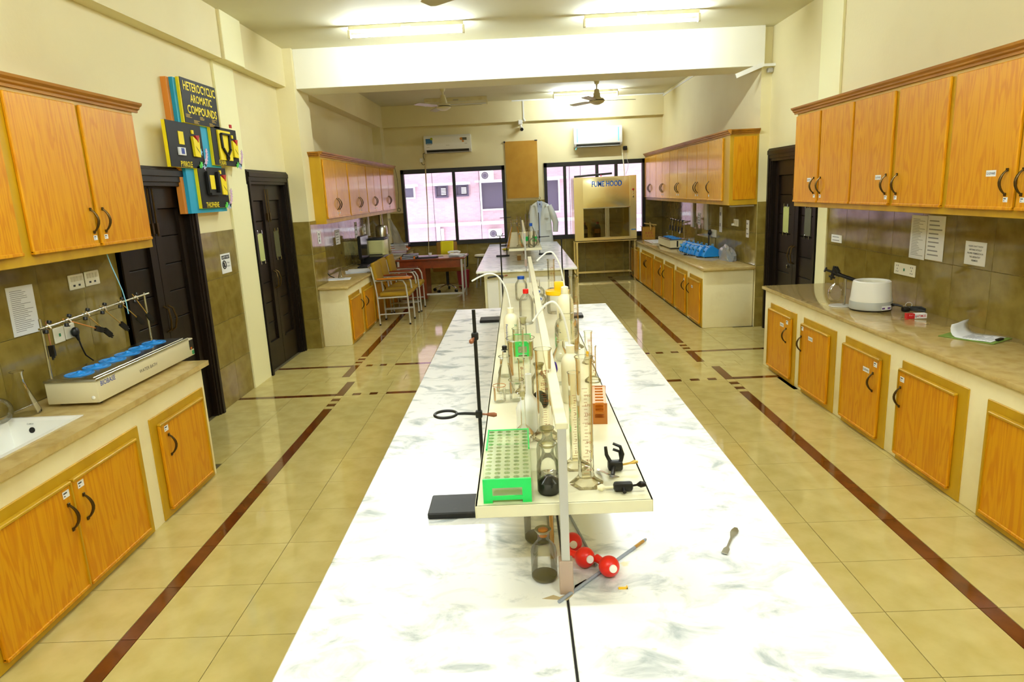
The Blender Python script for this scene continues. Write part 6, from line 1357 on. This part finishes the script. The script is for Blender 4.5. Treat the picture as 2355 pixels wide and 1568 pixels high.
b = bm_new(); box(b, -0.19, 0.16, -0.22, 0.20, 0.0005, 0.10, 0.008); obj('case', b, BLACK, t, local=True)
b = bm_new(); box(b, 0.155, 0.163, -0.1, 0.18, 0.02, 0.085, 0.002); obj('front_panel', b, ALU, t, local=True)
t = thing('keyboard', 'black keyboard in front of the monitor on the left far counter', 'keyboard', (-2.47, 10.72, ZL), rotz=0.1)
b = bm_new(); box(b, -0.08, 0.08, -0.20, 0.20, 0.0005, 0.022, 0.006); obj('base', b, BLACK, t, local=True)
b = bm_new()
for i in range(5):
    for j in range(13): box(b, -0.07+0.028*i, -0.048+0.028*i, -0.19+0.029*j, -0.167+0.029*j, 0.021, 0.027)
obj('keys', b, ALU, t, kind='stuff', local=True)
t = thing('printer', 'cream laser printer with a dark lid on the left far counter', 'printer', (-2.56, 12.06, ZL))
b = bm_new(); box(b, -0.19, 0.21, -0.19, 0.19, 0.0005, 0.34, 0.015, 2); obj('housing', b, mat('printer_cream', (222, 220, 150), 0.4), t, local=True)
b = bm_new(); box(b, -0.19, 0.215, -0.192, 0.192, 0.335, 0.372, 0.01, 2); obj('lid', b, ALU, t, local=True)
b = bm_new(); box(b, -0.16, 0.18, -0.198, -0.188, 0.12, 0.32, 0.006); box(b, 0.0, 0.02, -0.20, -0.196, 0.27, 0.28); obj('front_door', b, MATS['printer_cream'], t, local=True)
b = bm_new(); box(b, -0.15, 0.17, -0.20, -0.17, 0.02, 0.10, 0.004); obj('paper_tray', b, ALU, t, local=True)
t = thing('water_still', 'steel laboratory water still fixed on the wall behind the printer', 'water still', (-2.60, 13.0, 0.90))
b = bm_new(); lathe(b, [(0, 0.12), (0.10, 0.12), (0.115, 0.14), (0.115, 0.36), (0.10, 0.40), (0.04, 0.42), (0.035, 0.62), (0.0, 0.63)], 28); obj('boiler', b, STEEL, t, local=True)
b = bm_new(); tube(b, [(0.115, -0.01, 0.22), (0.14, -0.02, 0.22)], 0.02, 12); box(b, 0.06, 0.14, -0.112, -0.104, 0.14, 0.20); obj('fitting', b, WHITE, t, local=True)
b = bm_new(); bar(b, (-0.15, 0, 0.5), (0.0, 0, 0.3), 0.03, 0.03); bar(b, (-0.15, 0, 0.15), (0.0, 0, 0.2), 0.03, 0.03); obj('bracket', b, GREYM, t, local=True)
t = thing('plastic_bag', 'clear plastic sheet hanging beside the water still', 'bag', (-2.42, 13.3, 1.5))
b = bm_new(); R = []
for i in range(7):
    u = i/6; R.append([b.verts.new((-0.10+0.10*u+k*(0.02+0.06*u)+0.008*math.sin(i*2+k), 0.02*math.sin(k*2+i), -0.08-0.62*u)) for k in range(4)])
b.verts.new((0, 0, 0))
for a, c in zip(R[:-1], R[1:]):
    for k in range(3): b.faces.new((a[k], a[k+1], c[k+1], c[k]))
obj('film', b, MATS['film'] if 'film' in MATS else glassmat('film', (200, 196, 180), (236, 236, 226), 1.5, 0.1, 0.22), t, local=True)
def books(x, y, z):
    zz = z
    for k, (m, th, w_, d_, lab) in enumerate(((PINKF, 0.03, 0.30, 0.22, 'pale pink ledger at the bottom of the pile by the window'), (ORANGE, 0.045, 0.34, 0.24, 'orange file in the pile by the window'), (SIGNW, 0.04, 0.30, 0.22, 'tan file above the orange one in the window pile'), (BLACK, 0.05, 0.36, 0.24, 'black file lying on top of the window pile'))):
        t = thing('file_folder', lab, 'file', (x+0.02*(k % 2), y, zz), 'files by the window')
        b = bm_new(); box(b, -w_/2, w_/2, -d_/2, d_/2, 0.0006, 0.006); box(b, -w_/2, w_/2, -d_/2, d_/2, th-0.006, th-0.0002); box(b, w_/2-0.006, w_/2, -d_/2, d_/2, 0.0006, th-0.0002); obj('cover', b, m, t, local=True)
        b = bm_new(); box(b, -w_/2+0.01, w_/2-0.007, -d_/2+0.006, d_/2-0.006, 0.006, th-0.006); obj('pages', b, PAPER, t, local=True)
        zz += th
books(-2.36, 13.45, ZL)
paper_pile('paper_pile', 'grey flat papers spread between the printer and the window files', 'papers', -2.36, 12.75, ZL, 0.36, 0.30, 3, 0.2, GREYM, 0.03, 9)
paper_pile('paper_pile', 'loose white papers on the left far counter before the keyboard', 'papers', -2.42, 10.05, ZL, 0.30, 0.42, 6, 0.2, PAPER, 0.05, 6)
paper_pile('paper_pile', 'printed sheet under the small flask at the near end of the far counter', 'papers', -2.46, 9.18, ZL, 0.30, 0.22, 2, 0.1, PAPER, 0.02, 7)
conical(-2.45, 9.22, ZL+0.009, 0.045, 0.15, 0.014, 'small clear conical flask standing on the printed sheet', group='flask on the sheet')
t = thing('loose_cable', 'black cable draped over the near end of the left far counter', 'cord', (-2.6, 9.4, ZL)); b = bm_new(); tube(b, [(-0.14, 0.0, 0.14), (-0.10, -0.02, 0.09), (-0.04, -0.04, 0.03), (0.02, -0.05, 0.006)], 0.006, 8); obj('cord', b, BLACK, t, local=True)
WL2 = XL+0.009
for y_, z_, w_, h_, lab, n in ((10.37, 1.27, 0.25, 0.22, 'white strip label with upright print above the monitor keyboard', 5), (11.60, 1.31, 0.16, 0.26, 'white sticker behind the monitor on the tiled wall', 3), (12.26, 1.29, 0.16, 0.18, 'small white sticker left of the white cable duct', 2)):
    sheet('wall_label', lab, 'label', (WL2, y_, z_), FX, w_, h_, n=n, seed=int(y_*10), t_=0.003)
t = thing('wall_label', 'white label on the side of the left pillar above the far worktop', 'label', (-2.531, 8.66, 1.37)); b = bm_new(); plate(b, (-2.531, 8.66, 1.37), FX, FU, 0.12, 0.16, 0.003); obj('sheet', b, PAPER, t); b = bm_new(); lines(b, (-2.528, 8.66, 1.37), FX, FU, 0.06, 0.12, 3, 4, 0.8); obj('print_rows', b, INK, t, kind='stuff')
t = thing('wall_duct', 'white vertical cable duct behind the printer', 'conduit', (WL2, 12.50, 1.34)); b = bm_new(); box(b, WL2, WL2+0.03, 12.44, 12.56, 1.15, 1.535); obj('duct', b, WHITE, t)

# ================================================================== RIGHT FAR COUNTER THINGS
Z2 = 0.775; WR2 = XR2-0.009
t = thing('water_bath', 'cream water bath with blue lids and a clamp rail on the right far counter', 'water bath', (2.60, 11.75, Z2))
b = bm_new(); box(b, 2.49, 2.755, 11.25, 12.20, Z2+0.016, Z2+0.14, 0.005); obj('housing', b, MATS['bath_cream'], t)
b = bm_new(); box(b, 2.485, 2.76, 11.245, 12.12, Z2+0.14, Z2+0.155, 0.002); obj('steel_top', b, STEEL, t)
b = bm_new(); box(b, 2.50, 2.74, 11.27, 11.33, Z2+0.0006, Z2+0.017); box(b, 2.50, 2.74, 12.08, 12.16, Z2+0.0006, Z2+0.017); obj('foot', b, BLACK, t)
for i in range(4):
    b = bm_new(); lathe(b, [(0.085, 0), (0.085, 0.006), (0.06, 0.007), (0.05, 0.004), (0.03, 0.008), (0.01, 0.012), (0.0, 0.02)], 26, 2.625, 11.37+0.21*i, Z2+0.155); obj('ring_lid', b, BLUEP, t)
b = bm_new(); box(b, 2.60, 2.625, 11.247, 11.251, Z2+0.03, Z2+0.13); obj('seam', b, BLACK, t)
b = bm_new(); tube(b, [(2.73, 11.28, Z2+0.14), (2.73, 11.28, Z2+0.46)], 0.007, 8); tube(b, [(2.73, 12.15, Z2+0.14), (2.73, 12.15, Z2+0.47)], 0.007, 8); tube(b, [(2.72, 11.2, Z2+0.43), (2.72, 12.25, Z2+0.45)], 0.007, 8); obj('clamp_rail', b, STEEL, t)
for k, y_ in enumerate((11.35, 11.55, 11.75, 11.95, 12.15)):
    b = bm_new(); ball(b, Vector((2.72, y_, Z2+0.44)), 0.02); tube(b, [(2.72, y_, Z2+0.44), (2.70, y_-0.03+0.02*k, Z2+0.33)], 0.004, 8); bar(b, (2.70, y_-0.03+0.02*k, Z2+0.34), (2.695, y_-0.035+0.02*k, Z2+0.25), 0.018, 0.025); obj('clamp', b, BLACK, t)
b = bm_new(); tube(b, [(2.80, 11.9, Z2+0.2), (2.80, 11.9, Z2+0.25)], 0.012, 10); obj('white_tap', b, WHITE, t)
t = thing('test_tubes', 'two glass test tubes standing in front of the right far water bath', 'test tube', (2.70, 11.22, Z2))
for dx in (0, 0.055):
    b = bm_new(); lathe(b, [(0.016, 0.0), (0.016, 0.15), (0.018, 0.152)], 18, dx, 0); obj('tube', b, GLASS, t, local=True)
def mp_device(loc, label, rot):
    t = thing('melting_point_device', label, 'device', loc, 'blue melting point devices', rot)
    b = bm_new(); prism(b, [(-0.125, 0.012), (-0.12, 0.05), (-0.075, 0.125), (-0.02, 0.165), (0.0, 0.17), (0.125, 0.085), (0.13, 0.02), (0.125, 0.012)], 'y', -0.06, 0.06); bmesh.ops.bevel(b, geom=list(b.edges), offset=0.006, segments=2, affect='EDGES'); obj('casing', b, BLUEP, t, local=True)
    b = bm_new(); M = Matrix.Translation((-0.098, 0, 0.088)) @ Matrix.Rotation(-0.52, 4, 'Y'); box(b, -0.003, 0.003, -0.03, 0.03, -0.055, 0.05, 0.002, M=M); obj('front_panel', b, MATS['pale_blue'] if 'pale_blue' in MATS else mat('pale_blue', (70, 180, 246), 0.4), t, local=True)
    b = bm_new(); M = Matrix.Translation((-0.047, 0, 0.150)) @ Matrix.Rotation(-0.95, 4, 'Y'); box(b, -0.004, 0.004, -0.04, 0.04, -0.02, 0.02, 0.001, M=M); obj('name_label', b, PAPER, t, local=True)
    b = bm_new(); M = Matrix.Translation((-0.102, 0, 0.088)) @ Matrix.Rotation(-0.52, 4, 'Y'); box(b, -0.006, 0.004, -0.014, 0.014, -0.012, 0.006, 0.001, M=M); obj('slot', b, BLACK, t, local=True)
    b = bm_new(); tube(b, [(0.0, -0.03, 0.165), (0.0, -0.03, 0.19), (0.02, -0.03, 0.19), (0.02, -0.03, 0.155)], 0.004, 8); obj('wire_loop', b, MATS['pale_blue'], t, local=True)
    b = bm_new()
    for x_ in (-0.1, 0.1):
        for y_ in (-0.045, 0.045): tube(b, [(x_, y_, 0.0), (x_, y_, 0.014)], 0.01, 10)
    obj('foot', b, BLACK, t, local=True)
    return t
spots = [((2.70, 9.72), 'blue melting point device nearest the camera in the row of six'), ((2.665, 9.86), 'second blue melting point device from the near end of the row'), ((2.655, 10.08), 'third blue melting point device from the near end of the row'), ((2.635, 10.22), 'fourth blue melting point device from the near end of the row'), ((2.635, 10.46), 'fifth blue melting point device from the near end of the row'), ((2.625, 10.70), 'last blue melting point device, closest to the water bath')]
m0 = mp_device((2.735, 9.72, Z2), spots[0][1], 0.10)
for (x_, y_), lab in spots[1:]: dup(m0, (x_+0.02, y_, Z2), 0.16, lab)
t = thing('loose_cable', 'black cables lying in front of the blue melting point devices', 'cord', (2.55, 9.9, Z2))
b = bm_new(); tube(b, [(0.02, 0.2, 0.006), (-0.06, 0.28, 0.006), (-0.02, 0.12, 0.006), (0.06, 0.1, 0.006)], 0.006, 8); tube(b, [(0.08, -0.1, 0.006), (0.02, -0.06, 0.006), (0.0, -0.12, 0.006), (0.08, -0.16, 0.006)], 0.006, 8); obj('cord', b, BLACK, t, local=True)
b = bm_new(); box(b, -0.09, -0.05, 0.26, 0.30, 0.001, 0.02, 0.004); obj('plug', b, BLACK, t, local=True)
t = thing('cardboard_box', 'open brown cardboard carton at the far end of the right counter', 'box', (2.57, 13.56, Z2), rotz=-0.12)
b = bm_new(); w_, d_, h_ = 0.125, 0.15, 0.24
for q in ((-w_, w_, -d_, -d_+0.006), (-w_, w_, d_-0.006, d_), (-w_, -w_+0.006, -d_, d_), (w_-0.006, w_, -d_, d_)): box(b, q[0], q[1], q[2], q[3], 0.0006, h_)
box(b, -w_, w_, -d_, d_, 0.0006, 0.006); obj('carton', b, CARD, t, local=True)
b = bm_new(); bar(b, (w_*0.2, -d_, h_), (w_*0.25, -d_-0.04, h_+0.05), 0.006, 0.17); bar(b, (-w_, 0, h_), (-w_-0.03, 0, h_+0.02), 0.22, 0.006); bar(b, (w_, 0, h_), (w_-0.08, 0.0, h_+0.07), 0.22, 0.006); bar(b, (-0.08, -0.05, h_+0.075), (0.15, -0.03, h_+0.035), 0.12, 0.02); obj('flap', b, MATS['flap_tan'] if 'flap_tan' in MATS else mat('flap_tan', (206, 176, 96), 0.85), t, local=True)
b = bm_new()
for k in range(3): plate(b, (-0.05+0.05*k, -d_, 0.13), XX, FU, 0.03, 0.045, 0.0008); plate(b, (-0.03+0.05*k, -d_, 0.07), XX, FU, 0.03, 0.03, 0.0008)
obj('box_print', b, MATS['rack_brown'], t, local=True)
t = thing('sink', 'white sink rim showing between the carton and the right far water bath', 'sink', (2.56, 12.85, Z2)); b = bm_new(); box(b, 2.43, 2.72, 12.45, 13.25, Z2+0.0003, Z2+0.010, 0.003); obj('rim', b, PORC, t); b = bm_new(); box(b, 2.47, 2.68, 12.5, 13.2, Z2+0.009, Z2+0.0106); obj('bowl', b, WHITE, t)
conical(2.78, 12.75, Z2, 0.06, 0.17, 0.02, 'conical flask behind the right far water bath', group='flask behind the bath')
t = thing('plastic_bag', 'crumpled clear plastic cover behind the blue devices', 'bag', (2.84, 9.31, Z2))
b = bm_new(); bmesh.ops.create_icosphere(b, subdivisions=3, radius=1, matrix=Matrix.Diagonal((0.085, 0.26, 0.17, 1)))
rr = random.Random(3)
for v in b.verts: v.co *= 1+0.16*rr.uniform(-1, 1); v.co.z = max(v.co.z+0.03, 0.002)
obj('film', b, MATS['film'], t, local=True)
for y_, z_, w_, h_, lab, n in ((11.16, 1.25, 0.17, 0.19, 'small printed chart on the right far wall by the water bath', 4), (9.97, 1.29, 0.13, 0.36, 'tall white sticker on the right far wall above the blue devices', 2), (8.80, 1.22, 0.10, 0.22, 'white sticker on the right far wall nearest the pillar', 3)):
    sheet('wall_label', lab, 'label', (WR2, y_, z_), GX, w_, h_, n=n, seed=int(y_*10), t_=0.003)
for y_, z0, z1, lab in ((11.53, 1.10, 1.535, 'shiny cable duct on the right far wall behind the water bath'), (10.68, 1.10, 1.535, 'shiny cable duct on the right far wall between the stickers')):
    t = thing('wall_duct', lab, 'conduit', (WR2, y_, 1.3)); b = bm_new(); box(b, WR2-0.03, WR2, y_-0.07, y_+0.07, z0, z1, 0.004); obj('duct', b, MATS['duct_grey'] if 'duct_grey' in MATS else mat('duct_grey', (196, 192, 176), 0.15), t)
t, cc, X, U, N_ = socket('cream socket with black plug above the blue devices', (WR2, 10.30, 1.07), GX, 0.26, 0.11)
small(t, 'rocker', cc+X*0.04, X, U, 0.02, 0.03, 0.003, WHITE)
b = bm_new(); ball(b, Vector((WR2-0.04, 10.40, 1.08)), 0.042, (0.7, 1, 1)); tube(b, [(WR2-0.05, 10.40, 1.04), (WR2-0.05, 10.40, 0.9), (WR2-0.06, 10.39, 0.80)], 0.009, 8); obj('plug', b, BLACK, t)
t, cc, X, U, N_ = socket('cream switch plate on the right far wall near the pillar', (WR2, 9.26, 1.277), GX, 0.19, 0.095, 'switch', 'switch')
for dx in (-0.05, 0.05): small(t, 'rocker', cc+X*dx, X, U, 0.06, 0.05, 0.004, MATS['switch_tan'])
b = bm_new(); box(b, WR2-0.045, WR2-0.009, 9.31, 9.34, 1.235, 1.265, 0.005); obj('adapter', b, WHITE, t)
t = thing('under_cabinet_lamp', 'slim unlit strip lamp under the right far wall cabinet', 'lamp', (2.80, 8.62, 1.53)); b = bm_new(); box(b, 2.64, 2.93, 8.55, 8.60, 1.512, 1.534, 0.004); obj('strip', b, GREYM, t)
bpy.context.view_layer.update()
